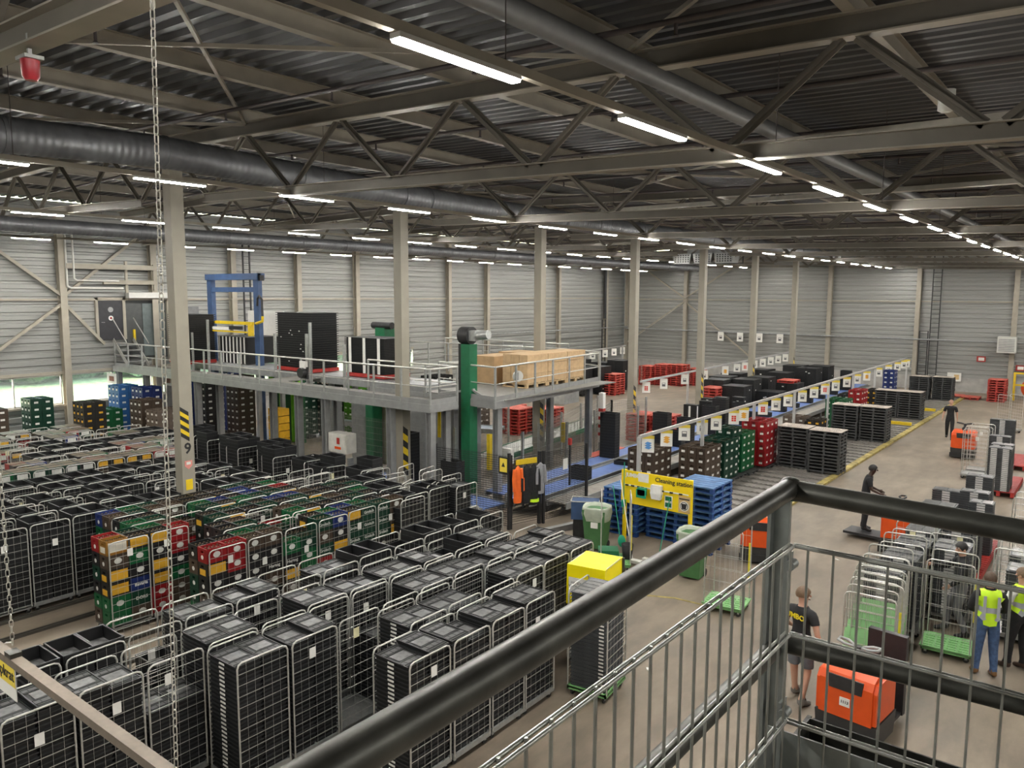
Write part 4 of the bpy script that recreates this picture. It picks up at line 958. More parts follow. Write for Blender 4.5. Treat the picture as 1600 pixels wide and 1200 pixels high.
    if W_['vest']:
        shell('hi_vis_vest', CLO['hivis'], lambda a, e, t: tor(a, e, t) and e[:2] != 'sh' or (a == 'che' and e[:2] == 'sh' and t < 0.85), 0.036)
        for z in (1.0, 1.12): shell('reflective_band', CLO['band'], lambda a, e, t: (a == 'pel' and e == 'spi' and ((z < 1.05 and t > 0.25 and t < 0.5))) or (a == 'spi' and e == 'che' and z > 1.05 and t < 0.28), 0.042)
        for s_ in (-1, 1): ob('reflective_band', mb(CLO['band']).bb(s_*0.10-0.022, -0.158, 1.05, s_*0.10+0.022, -0.150, 1.40), root)
    if W_['glove']:
        shell('glove', CLO['glove'], lambda a, e, t: a[-1] == 'R' and a[:2] in ('pa', 't1', 'wr', 'f0', 'f1', 'f2', 'f3', 'g0', 'g1', 'g2', 'g3') and a[:2] != 'el', 0.006)
    # face and hair follow the head
    hd, ht, cr = P['hd'], P['ht'], P['cr']; hy = W_.get('turn', 0.0); M_ = Matrix.Rotation(hy, 3, 'Z'); c0 = (hd+ht)/2
    f_ = mb(SKIN[skin])
    def hp(x, y, z): return tuple(c0 + M_ @ Vector((x, y, z)))
    f_.add([hp(-0.012, 0.085, 0.02), hp(0.012, 0.085, 0.02), hp(0.018, 0.09, -0.03), hp(-0.018, 0.09, -0.03), hp(0, 0.122, -0.026), hp(0, 0.095, 0.03)], [(0, 3, 4, 5), (1, 5, 4, 2), (2, 4, 3), (0, 5, 1)])
    for s_ in (-1, 1): f_.ell(hp(s_*0.084, 0.0, 0.0), (0.012, 0.022, 0.034), 8, 6)
    ob('nose_and_ears', f_, root)
    for s_ in (-1, 1): ob('eye', mb(WHITE).ell(hp(s_*0.033, 0.078, 0.028), (0.014, 0.010, 0.010), 8, 6).use(BLACKM).ell(hp(s_*0.033, 0.087, 0.028), (0.006, 0.004, 0.006), 6, 5), root)
    ob('mouth', mb(mat('lip', (0.35, 0.12, 0.10), 0.5, var=0)).ell(hp(0, 0.084, -0.062), (0.026, 0.008, 0.007), 8, 5), root)
    if hair:
        h_ = mb(HAIR[hair]); cvs = []; fs = []; n_, k2 = 14, 7; c = c0+Vector((0, 0, 0.03))
        for i in range(k2+1):
            a = (PI*0.62)*i/k2
            for q in range(n_):
                th = 2*PI*q/n_; y = math.sin(th); fr = 1.0 if y < 0.45 else 0.72
                aa = a*fr; rr_ = 1.0+R.uniform(-0.015, 0.02)
                cvs.append(tuple(c + M_ @ Vector((0.094*rr_*math.sin(aa)*math.cos(th), 0.112*rr_*math.sin(aa)*y - 0.006, 0.112*rr_*math.cos(aa)))))
        for i in range(k2):
            for q in range(n_): fs.append((i*n_+q, i*n_+(q+1) % n_, (i+1)*n_+(q+1) % n_, (i+1)*n_+q))
        h_.add(cvs, fs, True); ob('hair', h_, root)
    return root
walk = dict(knL=(-0.10, 0.14, 0.50), anL=(-0.11, 0.16, 0.09), knR=(0.10, 0.02, 0.50), anR=(0.11, -0.26, 0.13), wrL=(-0.27, -0.04, 0.88), wrR=(0.28, 0.16, 0.92))
person('bald man in black polo and trousers walking down the aisle', (-5.74, 38.3, 0), PI+0.1, walk, 'light', None)
p_ = person('dark-skinned man in black riding the orange truck behind the handrail', (-4.98, 21.2, 0.16), -1.25, dict(elL=(-0.22, 0.10, 1.12), wrL=(-0.20, 0.32, 1.02), elR=(0.22, 0.10, 1.12), wrR=(0.20, 0.32, 1.02), che=(0, 0.04, 1.29), nb=(0, 0.07, 1.42), nk=(0, 0.10, 1.48), hd=(0, 0.14, 1.55), ht=(0, 0.15, 1.64), cr=(0, 0.14, 1.70), shL=(-0.19, 0.06, 1.38), shR=(0.19, 0.06, 1.38)), 'dark', 'black')
person('man in black hoodie and grey trousers reaching to the cages', (-2.02, 15.95, 0), 1.85, dict(elR=(0.30, 0.22, 1.18), wrR=(0.26, 0.48, 1.20), elL=(-0.27, 0.06, 1.13), wrL=(-0.24, 0.22, 0.98), knL=(-0.13, 0.08, 0.5), anL=(-0.16, -0.10, 0.09), knR=(0.12, 0.18, 0.52), anR=(0.14, 0.2, 0.09), hd=(0, 0.05, 1.57), ht=(0, 0.05, 1.66), cr=(0, 0.03, 1.72)), 'light', 'black', dict(sleeve=1.9, legs='greyt', hood=1, turn=0.5))
person('man in hi-vis vest over black hoodie, jeans and tan boots', (-1.42, 14.42, 0), 0.35, dict(anL=(-0.13, 0.02, 0.09), anR=(0.13, -0.03, 0.09), elR=(0.26, 0.03, 1.13), wrR=(0.16, 0.22, 1.05), elL=(-0.26, 0.03, 1.13), wrL=(-0.16, 0.22, 1.02)), 'light', 'brown', dict(sleeve=1.95, legs='jeans', shoe='brown', boot=1, vest=True, hood=1, turn=-0.3))
person('bearded man in hi-vis vest over white shirt with dark trousers', (-1.02, 15.0, 0), 0.9, dict(anL=(-0.12, 0.08, 0.09), knL=(-0.11, 0.08, 0.49), elL=(-0.27, 0.02, 1.14), wrL=(-0.18, 0.20, 0.98), elR=(0.26, 0.04, 1.14), wrR=(0.10, 0.25, 1.0)), 'light', 'fair', dict(top='white', sleeve=0.7, shoe='dkbrown', vest=True, turn=0.3))
p_ = person('man in black printed shirt and grey shorts beside the near truck', (-3.56, 11.72, 0), -0.35, dict(knL=(-0.12, 0.03, 0.49), anL=(-0.14, 0.10, 0.09), knR=(0.11, 0.05, 0.49), anR=(0.16, -0.14, 0.09), elL=(-0.28, 0.0, 1.14), wrL=(-0.26, 0.18, 1.02), elR=(0.29, -0.02, 1.13), wrR=(0.30, 0.10, 0.88)), 'light', 'fair', dict(legs='grey', leglen=0.4, shoe='sneaker', glove=True, sleeve=0.6, turn=-0.6), H=1.03)
text('shirt_print', 'JUMBO', 0.11, mat('shirt_print_yellow', (0.85, 0.68, 0.02), 0.6, var=0), p_, (0, -0.172, 1.35), (PI/2, 0, 0), 0.001, bold=0.003)
person('distant worker in hi-vis vest standing behind the cartons', (-31.2, 46.3, 0), PI*0.8, None, 'light', 'black', dict(vest=True))
# ---------------------------------------------------------------- platform with railing
t = thing('steel_platform', 'long grey raised platform with railings and machines on top', 'platform')
PZ, PY, PXR, PXL = 3.17, 15.3, -14.85, -33.2
STEELG = mat('platform_grey_steel', (0.33, 0.335, 0.33), 0.45, 0.35, 0.1, 5)
DGREY = mat('platform_floor_plate', (0.20, 0.195, 0.18), 0.6, 0.2)
def edge_beam(p, q): ob('edge_beam', mb(STEELG).bar(p, q, 0.06, 0.22), t)
ob('deck', mb(DGREY).bb(PXL, PY, PZ-0.03, PXR, PY+1.1, PZ).bb(-24.0, PY+1.1, PZ-0.03, -22.8, 27, PZ), t)
ob('deck', mb(DGREY).bb(-17.2, 17.4, PZ-0.03, -13.9, 23.6, PZ), t)
edge_beam((PXL, PY, PZ-0.11), (PXR, PY, PZ-0.11)); edge_beam((PXR, PY, PZ-0.11), (PXR, PY+1.1, PZ-0.11)); edge_beam((PXL, PY+1.1, PZ-0.11), (PXR, PY+1.1, PZ-0.11))
edge_beam((-13.9, 16.9, PZ-0.11), (-14.6, 23.6, PZ-0.11)); edge_beam((-14.6, 23.6, PZ-0.11), (-18, 23.6, PZ-0.11)); edge_beam((-13.9, 17.0, PZ-0.11), (-16.2, 17.2, PZ-0.11))
def leg(x, y, w_=0.2): b = MB().use(STEELG); hprofile(b, x-w_/2, y, 0.0, PZ-0.2, w_, w_); ob('leg', b, t)
for x in (-33.0, -30.7, -26.9, -20.86, -19.5, -16.55, -14.95): leg(x, PY+0.12)
for x in (-30.7, -26.9, -23.5, -20.0, -16.9, -15.2): leg(x, PY+1.0)
for x, y in ((-14.75, 23.2), (-16.0, 22.6), (-17.2, 23.4), (-14.1, 17.3), (-15.9, 17.4)): leg(x, y)
def railing(label, pts, z, h=0.98, step=1.1, toe=True):
    r = thing('railing', label, 'railing', (0, 0, 0), 0, 'platform railings')
    for p, q in zip(pts, pts[1:]):
        p = Vector((*p, z)); q = Vector((*q, z)); L = (q-p).length; n_ = max(1, round(L/step)); up = Vector((0, 0, h))
        ob('handrail', mb(CAGE).tube([p+up, q+up], 0.028, 8), r); ob('mid_rail', mb(CAGE).tube([p+up*0.5, q+up*0.5], 0.016, 6), r)
        if toe: ob('toe_board', mb(STEELG).bar(p+Vector((0, 0, 0.07)), q+Vector((0, 0, 0.07)), 0.01, 0.14), r)
        for i in range(0 if tuple(p[:2]) == tuple(Vector((*pts[0], z))[:2]) else 1, n_+1): c = p.lerp(q, i/n_); ob('baluster', mb(GALV).bb(c.x-0.025, c.y-0.025, z-0.2, c.x+0.025, c.y+0.025, z+h), r)
railing('front railing of the platform facing the crate rows', [(PXL+0.2, PY), (PXR, PY), (PXR, PY+1.1), (-18.6, PY+1.1)], PZ)
railing('railing of the carton platform beside the green column', [(-16.4, 17.3), (-13.9, 16.95), (-14.6, 23.6)], PZ)
railing('rear railing of the machine platform', [(-24.5, 24.0), (-17.0, 24.5), (-14.8, 24.0)], PZ, toe=False)
railing('far stair railing behind the tall column', [(-25.2, 27.0), (-18.2, 27.0)], PZ, toe=False)
# stair from the landing up to the wall door
s_ = thing('steel_stair', 'short steel stair up to the black door on the left wall', 'stair')
for i in range(4): ob('tread', mb(STEELG).bb(-33.2+0.06*0, 15.4, PZ+0.22*(i)+0.18, -32.2+0.0-0.18*i, 16.2, PZ+0.22*i+0.22), s_)
for y in (15.38, 16.22): ob('stringer', mb(CAGE).bar((-32.0, y, PZ), (-33.25, y, 4.25), 0.03, 0.16), s_)
for y in (15.36, 16.24): ob('handrail', mb(CAGE).tube([(-32.0, y, PZ+0.95), (-33.2, y, 5.15)], 0.022, 6), s_)
# door, opening and lintel on the left wall
dr = struct('door_1', mb(mat('black_door', (0.035, 0.035, 0.04), 0.4)).bb(W+0.02, 14.85, 4.25, W+0.10, 15.85, 5.90))
ob('door_frame', mb(CREAM).bb(W+0.01, 14.75, 4.25, W+0.13, 14.85, 6.0).bb(W+0.01, 15.85, 4.25, W+0.13, 15.97, 6.0).bb(W+0.01, 14.75, 5.9, W+0.13, 15.97, 6.0), dr)
ob('door_window', mb(GREYM).tube([(W+0.10, 15.35, 5.5), (W+0.115, 15.35, 5.5)], 0.11, 14), dr); ob('round_sign', mb(WHITE).tube([(W+0.10, 15.35, 5.15), (W+0.12, 15.35, 5.15)], 0.10, 14).use(REDP).tube([(W+0.12, 15.35, 5.15), (W+0.125, 15.35, 5.15)], 0.05, 12), dr)
ob('door_handle', mb(GALV).tube([(W+0.10, 14.97, 4.98), (W+0.16, 14.97, 4.98), (W+0.16, 15.07, 4.98)], 0.015, 6), dr)
dw = struct('door_2', mb(mat('dark_opening', (0.07, 0.075, 0.075), 0.5)).bb(W+0.02, 16.0, 3.4, W+0.06, 17.75, 5.9))
ob('door_frame', mb(CREAM).bb(W, 17.75, 3.2, W+0.2, 17.95, 6.0).bb(W, 16.0, 5.9, W+0.2, 17.95, 6.0), dw)
ob('glass_leaf', mb(mat('tinted_glass_panel', (0.16, 0.19, 0.19), 0.15)).bb(W+0.07, 16.7, 3.5, W+0.1, 17.6, 5.75), dw); ob('strip_guard', mb(YELLOW).bb(W+0.07, 16.25, 4.1, W+0.16, 16.33, 4.65), dw)
thing('roller_box', 'white box above the opening beside the black door', 'box', data=mb(FRAMEM).bb(W+0.12, 16.0, 5.98, W+0.42, 18.4, 6.22))
dk = struct('door_3', mb(mat('grey_door', (0.16, 0.165, 0.17), 0.45)).bb(W+0.02, 18.35, 3.5, W+0.09, 19.3, 5.6)); ob('door_handle', mb(GALV).bb(W+0.09, 18.45, 4.5, W+0.15, 18.55, 4.54), dk)
for y in (15.95,): thing('overhead_crane', 'taupe crane beams above the wall doors', 'beam', data=mb(CREAM).bb(W+0.3, 13.6, 7.15, W+0.42, 17.2, 7.35).bb(W+0.3, 15.0, 6.55, W+0.42, 17.2, 6.72).bb(W+0.32, 15.9, 6.2, W+0.40, 16.0, 7.5).bb(W+0.32, 17.1, 6.3, W+0.40, 17.2, 7.4))
b = mb(FRAMEM); b.tube([(W+0.35, 13.62, 9.0), (W+0.35, 13.62, 6.45), (W+0.35, 13.75, 6.38), (W+0.35, 15.8, 6.38)], 0.045, 8); b.tube([(W+0.45, 13.85, 9.0), (W+0.45, 13.85, 6.75), (W+0.45, 13.95, 6.68), (W+0.45, 15.6, 6.68)], 0.04, 8)
thing('white_pipes', 'pair of pale heating pipes dropping down the left wall', 'pipe', data=b)
# ---------------------------------------------------------------- machines on the platform
g = thing('stretch_wrapper', 'blue gantry wrapping machine with yellow arm on the platform', 'machine')
GX0, GX1, GY = -31.0, -27.6, 18.6
for x in (GX0, GX1): ob('leg', mb(BLUEM).bb(x-0.17, GY-0.12, 0, x+0.17, GY+0.02, 7.0).bb(x-0.06, GY+0.02, 0, x+0.06, GY+0.14, 7.0), g)
ob('crossbeam', mb(BLUEM).bb(GX0-0.17, GY-0.2, 6.75, GX1+0.17, GY+0.2, 7.0), g); ob('crossbeam', mb(BLUEM).bb(GX0, GY-0.1, 6.25, GX1, GY+0.1, 6.45), g)
ob('drive_motor', mb(BLACKM).bb(GX1+0.17, GY-0.1, 6.7, GX1+0.28, GY+0.1, 6.92), g)
ob('yellow_ring_arm', mb(YELLOW).bb(GX0-0.0, GY-0.5, 4.94, GX1+0.25, GY-0.4, 5.06).bb(GX0-0.1, GY-0.6, 4.55, GX0+0.25, GY-0.3, 4.75).bb(GX1+0.02, GY-0.55, 4.5, GX1+0.22, GY-0.4, 4.94).bb(GX0+0.1, GY-0.62, 4.62, GX1, GY-0.55, 4.68).bb(GX0-0.1, GY-0.55, 4.75, GX0+0.1, GY-0.3, 5.08), g)
ob('film_carriage', mb(BLACKM).bb(GX0+0.4, GY-0.63, 4.72, GX0+0.9, GY-0.5, 4.9).bb(GX1-1.2, GY-0.63, 4.74, GX1-0.4, GY-0.5, 4.88).use(WHITE).bb(GX0+0.9, GY-0.62, 4.7, GX1-1.2, GY-0.56, 4.82), g)
ob('cable_chain', mb(BLACKM).tube([(GX1+0.35, GY-0.3, 5.7), (GX1+0.38, GY-0.3, 6.0), (GX1+0.5, GY-0.3, 6.1), (GX1+0.66, GY-0.3, 5.95), (GX1+0.68, GY-0.3, 5.3)], 0.05, 6).use(YELLOW).tube([(GX1+0.68, GY-0.3, 5.3), (GX1+0.66, GY-0.3, 5.1), (GX1+0.3, GY-0.35, 5.0)], 0.06, 6), g)
ob('inner_load', mb(BLACKP).bb(-30.3, 18.4, 3.3, -28.2, 20, 4.4).use(WHITE).bb(-30.6, 20.05, 4.2, -28.0, 20.1, 5.45), g)
lb_ = mb(WHITE)
for i in range(8): lb_.bb(-30.25+i*0.26, 18.38, 3.3, -30.17+i*0.26, 18.4, 4.4)
o = ob('label_column', lb_, g); o['kind'] = 'stuff'
def platstack(label, X0, X1, Y0, z0, z1, cols=0, ridge=0.056, m=BLACKP):
    q = thing('crate_stack', label, 'crates', (0, 0, 0), 0, 'crate stacks on the platform'); b = mb(m); z = z0
    while z < z1-0.03: b.bb(X0+0.05, Y0+0.05, z, X1-0.05, Y0+1.17, z+ridge-0.022).bb(X0, Y0, z+ridge-0.022, X1, Y0+1.22, z+ridge); z += ridge
    ob('crates', b, q); ob('base_pallet', mb(REDP).bb(X0, Y0, z0-0.14, X1, Y0+1.2, z0-0.01), q)
    lb = mb(WHITE)
    for i in range(cols):
        x = X0+(X1-X0)*(0.14+0.36*i) if cols == 3 else X0+(X1-X0)*(i+0.5)/cols; lb.bb(x-0.07, Y0-0.006, z0, x+0.07, Y0, z1)
    if not cols:
        for i in range(9): x = R.uniform(X0+0.1, X1-0.15); z = R.uniform(z0+0.1, z1-0.1); lb.bb(x, Y0-0.006, z, x+0.07, Y0, z+0.035)
    o = ob('white_label', lb, q); o['kind'] = 'stuff'
platstack('tall black crate stack on the platform beside the wrapper', -25.5, -23.3, 17.9, 3.45, 5.5, 0, 0.085)
platstack('shorter stack with three white label columns on the platform', -21.75, -19.7, 18.1, 3.45, 4.68, 3)
platstack('black crate stack behind the tall column on the platform', -31.6, -30.0, 16.9, 3.45, 5.35, 0, 0.085)
for x in (-28.9, -29.0): pass
r_ = thing('roller_conveyor', 'roller conveyor carrying the loads along the platform', 'conveyor'); ob('frame', mb(GREYM).bb(-33.0, 17.85, 3.0, -17.5, 19.4, 3.28), r_)
for x in (-31.5, -27, -22.5, -18.0): ob('leg', mb(GREYM).bb(x-0.08, 18.0, 0, x+0.08, 18.16, 3.0).bb(x-0.08, 19.1, 0, x+0.08, 19.26, 3.0), r_)
for x, h in ((-24.35, 4.75), (-22.5, 4.8), (-22.3, 5.2), (-20.5, 4.5), (-28.8, 5.15), (-30.0, 4.6)): ob('guard_post', mb(GALV).bb(x-0.04, 17.0, 2.9, x+0.04, 17.08, h), r_)
ob('motor', mb(BLACKM).tube([(-21.9, 19.6, 5.05), (-20.9, 19.6, 5.05)], 0.13, 10).use(GREENM).bb(-21.7, 19.5, 4.6, -21.2, 20, 5.0), r_)
ob('wire_guard', mb(GALV).bb(-25.9, 18.1, 4.6, -25.86, 18.14, 4.65), r_)
c_ = thing('camera_box', 'white box with round black lamp on the platform railing', 'box', (-20.35, 15.3, 0)); ob('box', mb(WHITE).bb(-0.12, -0.1, 3.85, 0.16, 0.0, 4.08), c_); ob('lamp', mb(BLACKM).tube([(0.03, -0.2, 3.72), (0.03, 0.0, 3.72)], 0.16, 14).bb(-0.13, -0.06, 3.52, 0.2, 0, 3.9), c_)
gc = thing('lift_column', 'tall green lift column with grey motor beside the platform corner', 'lift', (-15.1, 17.2, 0))
ob('mast', mb(GREENM).bb(-0.17, -0.17, 0.05, 0.17, 0.17, 4.75), gc); ob('chain_guard', mb(BLACKM).bb(-0.30, -0.13, 0.05, -0.17, 0.13, 4.75), gc); ob('base_plate', mb(GREENM).bb(-0.35, -0.35, 0, 0.35, 0.35, 0.05), gc)
ob('gear_head', mb(BLACKM).tube([(-0.25, 0, 5.0), (0.12, 0, 5.0)], 0.26, 14), gc); ob('motor', mb(GALV).bb(0.1, -0.15, 4.85, 0.35, 0.15, 5.15).tube([(0.3, 0, 5.0), (0.75, 0, 5.05)], 0.13, 12), gc)
ob('swing_arm', mb(STEELG).bar((-0.9, -0.3, 3.25), (0.2, 0, 3.42), 0.12, 0.06).bar((0.1, 0, 3.42), (0.6, 0.2, 3.12), 0.1, 0.05), gc)
# cartons on the carton platform
ct = 0
for i, y in enumerate((20.6, 21.75, 22.9)):
    q = thing('carton_load', '%s load of brown cartons on the platform end' % nth(i), 'cartons', (-15.6, y, PZ), 0, 'carton loads on the platform'); 
    ob('base_pallet', PM_W, q, (0, 0, 0))
    for a in range(3):
        for c in range(3):
            for k_ in range(3):
                if a == 1 and c == 1 and k_ < 2: continue
                ob('carton', mb(mat('light_carton', (0.52, 0.36, 0.20), 0.8)).bb(-0.165, -0.185, 0, 0.165, 0.185, 0.30), q, ((a-1)*0.345, (c-1)*0.375, 0.16+k_*0.31))
q = thing('carton_load', 'darker wrapped cartons behind the green column', 'cartons', (-17.1, 20.9, PZ)); ob('carton', mb(CARTON).bb(-0.5, -0.7, 0.0, 0.5, 0.7, 0.95), q); ob('carton', mb(CARTON).bb(-0.5, 0.75, 0.0, 0.5, 1.9, 1.0), q)
ob('mirror', mb(FRAMEM).tube([(1.7, -1.6, 0.62), (1.75, -1.7, 0.62)], 0.17, 14), q) if False else None
m_ = thing('round_mirror', 'small round white dial on the carton platform railing', 'dial', (-14.15, 18.3, 3.78)); ob('dial', mb(FRAMEM).tube([(0, 0, 0), (0.05, -0.02, 0)], 0.17, 16), m_); ob('dial_face', mb(GREYM).tube([(0.05, -0.02, 0), (0.055, -0.02, 0)], 0.12, 14), m_)
# zebra posts
for i, (x, y, h, lb) in enumerate([(-15.05, 24.6, 2.6, 'white post with red bands under the carton platform')]):
    q = thing('guard_post', lb, 'post', (x, y, 0)); b = mb(WHITE).bb(-0.09, -0.09, 0.75, 0.09, 0.09, h); ob('shaft', b, q); ob('base_plate', mb(GALV).bb(-0.09, -0.09, 0, 0.09, 0.09, 0.75), q)
    for k_ in range(4): ob('red_band', mb(REDP).bb(-0.095, -0.095, 1.0+k_*0.3, 0.095, 0.095, 1.12+k_*0.3), q)
# ---------------------------------------------------------------- mesh fences
FENW = mat('fence_wire_grey', (0.36, 0.36, 0.33), 0.4, 0.5, 0.1)
def fence(label, pts, h, m=FENW, post=GALV, dz=0.20, dy=0.05, step=2.0, z0=0.1, r=0.005, group='mesh fences', pr_=0.035):
    t = thing('mesh_fence', label, 'fence', (0, 0, 0), 0, group)
    for p, q in zip(pts, pts[1:]):
        p = Vector((*p, 0)); q = Vector((*q, 0)); L = (q-p).length; d = (q-p)/L; b = mb(m)
        z = z0
        while z <= h+0.001: b.bar(p+Vector((0, 0, z)), q+Vector((0, 0, z)), r*1.4, r*1.6); z += dz
        n_ = int(L/dy)
        for i in range(n_+1): c = p+d*(i*L/n_); b.bar(c+Vector((0, 0, z0)), c+Vector((0, 0, h)), r, r)
        ob('mesh_panel', b, t); k_ = max(1, round(L/step))
        for i in range(k_+1): c = p.lerp(q, i/k_); ob('post', mb(post).bb(c.x-pr_, c.y-pr_, 0, c.x+pr_, c.y+pr_, h+0.06), t)
fence('dark mesh fence panel left of the hanging coats', [(-14.9, 15.55), (-12.47, 15.79)], 2.0, BLACKM, BLACKM, 0.06, 0.05, r=0.006)
fence('dark mesh fence right of the hanging coats', [(-12.12, 16.85), (-11.80, 18.5)], 1.95, BLACKM, BLACKM, 0.05, 0.06, 1.9, r=0.006)
fence('grey mesh fence under the front of the platform', [(-23.0, 16.9), (-15.4, 16.9)], 2.2, step=2.4)
fence('grey mesh fence running from the platform to the signs', [(-15.2, 17.4), (-15.2, 27.6)], 1.7, step=2.5)
fence('grey mesh fence before the red pallets', [(-15.25, 24.4), (-16.2, 27.2), (-15.6, 29.0)], 1.9, FENW, GALV, 0.10, 0.05, 3)
fence('low fence beside the far roller conveyor', [(-16.2, 22.2), (-18.6, 30.0)], 1.6, step=2.6)
fence('mesh fence along the rear of the wrapping area', [(-19, 24), (-26, 24)], 2.2, step=3.5)
# under-platform plant
def cabinet(label, x, y, sx, sy, z0, z1, m=GREYM, extra=None):
    q = thing('machine_cabinet', label, 'cabinet', (x, y, 0)); ob('body', mb(m).bb(-sx/2, -sy/2, z0, sx/2, sy/2, z1), q); ob('door', mb(m).bb(-sx/2+0.03, -sy/2-0.02, z0+0.05, sx/2-0.03, -sy/2, z1-0.05), q); return q
WBOX = mat('off_white_cabinet', (0.62, 0.61, 0.56), 0.5)
q = cabinet('white control box with red sticker above the crate rows', -18.95, 15.6, 0.85, 0.4, 1.3, 1.9, WBOX); ob('sticker', mb(ORANGE).bb(-0.1, -0.225, 1.42, 0.2, -0.222, 1.5).use(REDP).bb(0.0, -0.225, 1.58, 0.14, -0.222, 1.78), q); ob('stand', mb(GALV).bb(-0.4, -0.1, 0, -0.34, 0.1, 1.15).bb(0.34, -0.1, 0, 0.4, 0.1, 1.15), q)
OLIVE = mat('olive_machine_panel', (0.27, 0.26, 0.17), 0.5)
cabinet('tall grey electrical cabinet under the platform', -21.3, 18.6, 0.9, 0.5, 0, 2.3, GREYM); cabinet('olive panelled enclosure under the platform', -19.6, 18.9, 2.2, 0.6, 0.2, 2.5, OLIVE); cabinet('green column block under the platform', -20.5, 18.3, 0.4, 0.4, 0, 2.9, GREENM)
cabinet('grey panelled machine under the platform corner', -17.2, 18.4, 2.4, 0.8, 0.0, 2.6, STEELG); cabinet('cream terminal box on the fence under the green column', -14.3, 17.9, 0.55, 0.15, 1.2, 1.65, WBOX)
for x, y, z0, z1, lb in ((-15.7, 16.6, 2.0, 2.9, 'yellow guard tube under the platform corner'), (-15.4, 22.6, 1.0, 1.7, 'yellow tube beside the zebra post'), (-14.4, 23.9, 0.9, 1.6, 'yellow tube at the fence post'), (-14.9, 17.9, 0.9, 2.0, 'yellow tube by the mesh door')):
    thing('guard_tube', lb, 'tube', data=mb(YELLOW).bb(x-0.06, y-0.06, z0, x+0.06, y+0.06, z1))
belt('green roller conveyor running back between the fences', [(-17.2, 20.5), (-18.9, 31.5)], 1.0, 0.55, GREENM, mat('pale_rollers', (0.45, 0.46, 0.42), 0.5, 0.3, 0.4, 14))
belt('light blue conveyor under the platform before the crates', [(-26.2, 21.6), (-19.6, 24.3)], 0.9, 0.8, GREYM, mat('pale_blue_rollers', (0.40, 0.47, 0.55), 0.4, 0.3))
LG = mat('luminous_green_plastic', (0.20, 0.60, 0.03), 0.5)
q = thing('green_rack', 'tall dark green rack with light green posts under the platform', 'rack'); ob('panel', mb(mat('dark_green_panel', (0.02, 0.10, 0.04), 0.5)).bb(-29.0, 19.9, 0, -26.6, 20.0, 2.9), q)
for x in (-28.7, -28.0, -27.2, -26.7): ob('post', mb(LG).bb(x-0.05, 19.75, 0, x+0.05, 19.9, 2.9), q)
q = thing('yellow_bin', 'orange yellow crate tower under the platform', 'crates'); 
for i in range(5): ob('crate', mb(mat('amber_plastic', (0.75, 0.42, 0.02), 0.45)).bb(-26.9, 18.4, 0.15+i*0.3, -26.2, 18.9, 0.42+i*0.3), q)
# exit signs under the platform
for i, (x, y) in enumerate(((-33.0, 14.9), (-30.6, 16.0), (-27.9, 17.5))):
    q = thing('hanging_sign', '%s small white framed sign under the platform' % nth(i), 'sign', (x+0.4, y, 2.93)); ob('board', mb(WHITE).bb(-0.3, -0.02, -0.42, 0.5, 0, 0), q); ob('picture', mb(mat('dark_red_motif', (0.2, 0.04, 0.03), 0.5)).bb(-0.1, -0.03, -0.32, 0.3, -0.02, -0.12), q)
# ---------------------------------------------------------------- coats on the fence corner
q = thing('coat_rack', 'yellow coat rack between two black fence posts', 'rack', (-12.30, 16.30, 0), 1.28)
ob('post', mb(BLACKM).bb(-0.52, 0.0, 0, -0.44, 0.08, 2.0), q); ob('post', mb(BLACKM).bb(0.44, 0, 0, 0.52, 0.08, 2.0), q); ob('rack_board', mb(YELLOW).bb(-0.34, -0.03, 1.72, 0.34, 0.0, 1.86), q)
gp = mb(BLACKM)
for i in range(30): gp.bb(-0.44, 0.03, 0.12+i*0.063, 0.44, 0.036, 0.128+i*0.063)
ob('mesh_panel', gp, q)
def coat(label, x, m, w_, l, band=None, rz=0.0, hi=1.74):
    t = thing('hanging_coat', label, 'coat', (-12.30+0.287*x+0.09, 16.30+0.958*x-0.03, hi), 1.28, 'coats on the rack'); n_ = 10; vs = []; fs = []; prof = [(0.03, 0), (0.5, -0.06), (0.85, -0.14), (0.8, -0.4), (0.9, -0.65), (1.0, -0.9), (0.95, -1.0)]
    for k_, (s_, z) in enumerate(prof):
        for j in range(n_):
            a = 2*PI*j/n_; rr_ = w_*s_*(1+0.14*math.sin(3*a+k_)); vs.append((rr_*math.cos(a), -0.04+0.45*rr_*math.sin(a), z*l))
    for i in range(len(prof)-1):
        for j in range(n_): fs.append((i*n_+j, i*n_+(j+1) % n_, (i+1)*n_+(j+1) % n_, (i+1)*n_+j))
    b = mb(m).add(vs, fs, True); b.add(vs[-n_:], [tuple(range(n_))]); ob('coat_body', b, t)
    for s_ in (-1, 1): ob('sleeve', mb(m).tube([(s_*w_*0.7, -0.04, -0.1*l), (s_*w_*1.02, -0.06, -0.35*l), (s_*w_*1.05, -0.08, -0.68*l)], [0.06, 0.055, 0.045], 8), t)
    if band: ob('reflective_band', mb(band).tube([(0, -0.04, -0.86*l), (0, -0.04, -0.92*l)], w_*1.02, 10), t)
    return t
coat('bright orange coat hanging left on the yellow rack', -0.36, mat('orange_fabric', (0.95, 0.16, 0.02), 0.7, 0, 0.1, 10), 0.13, 1.0); coat('black coat hanging in the middle of the rack', -0.08, CLO['black'], 0.15, 1.05); coat('second black coat with yellow hem band', 0.16, CLO['black'], 0.15, 1.12, band=CLO['hivis']); coat('grey coat hanging right on the yellow rack', 0.38, mat('grey_fabric', (0.28, 0.28, 0.30), 0.8, 0, 0.12, 10), 0.14, 0.85)
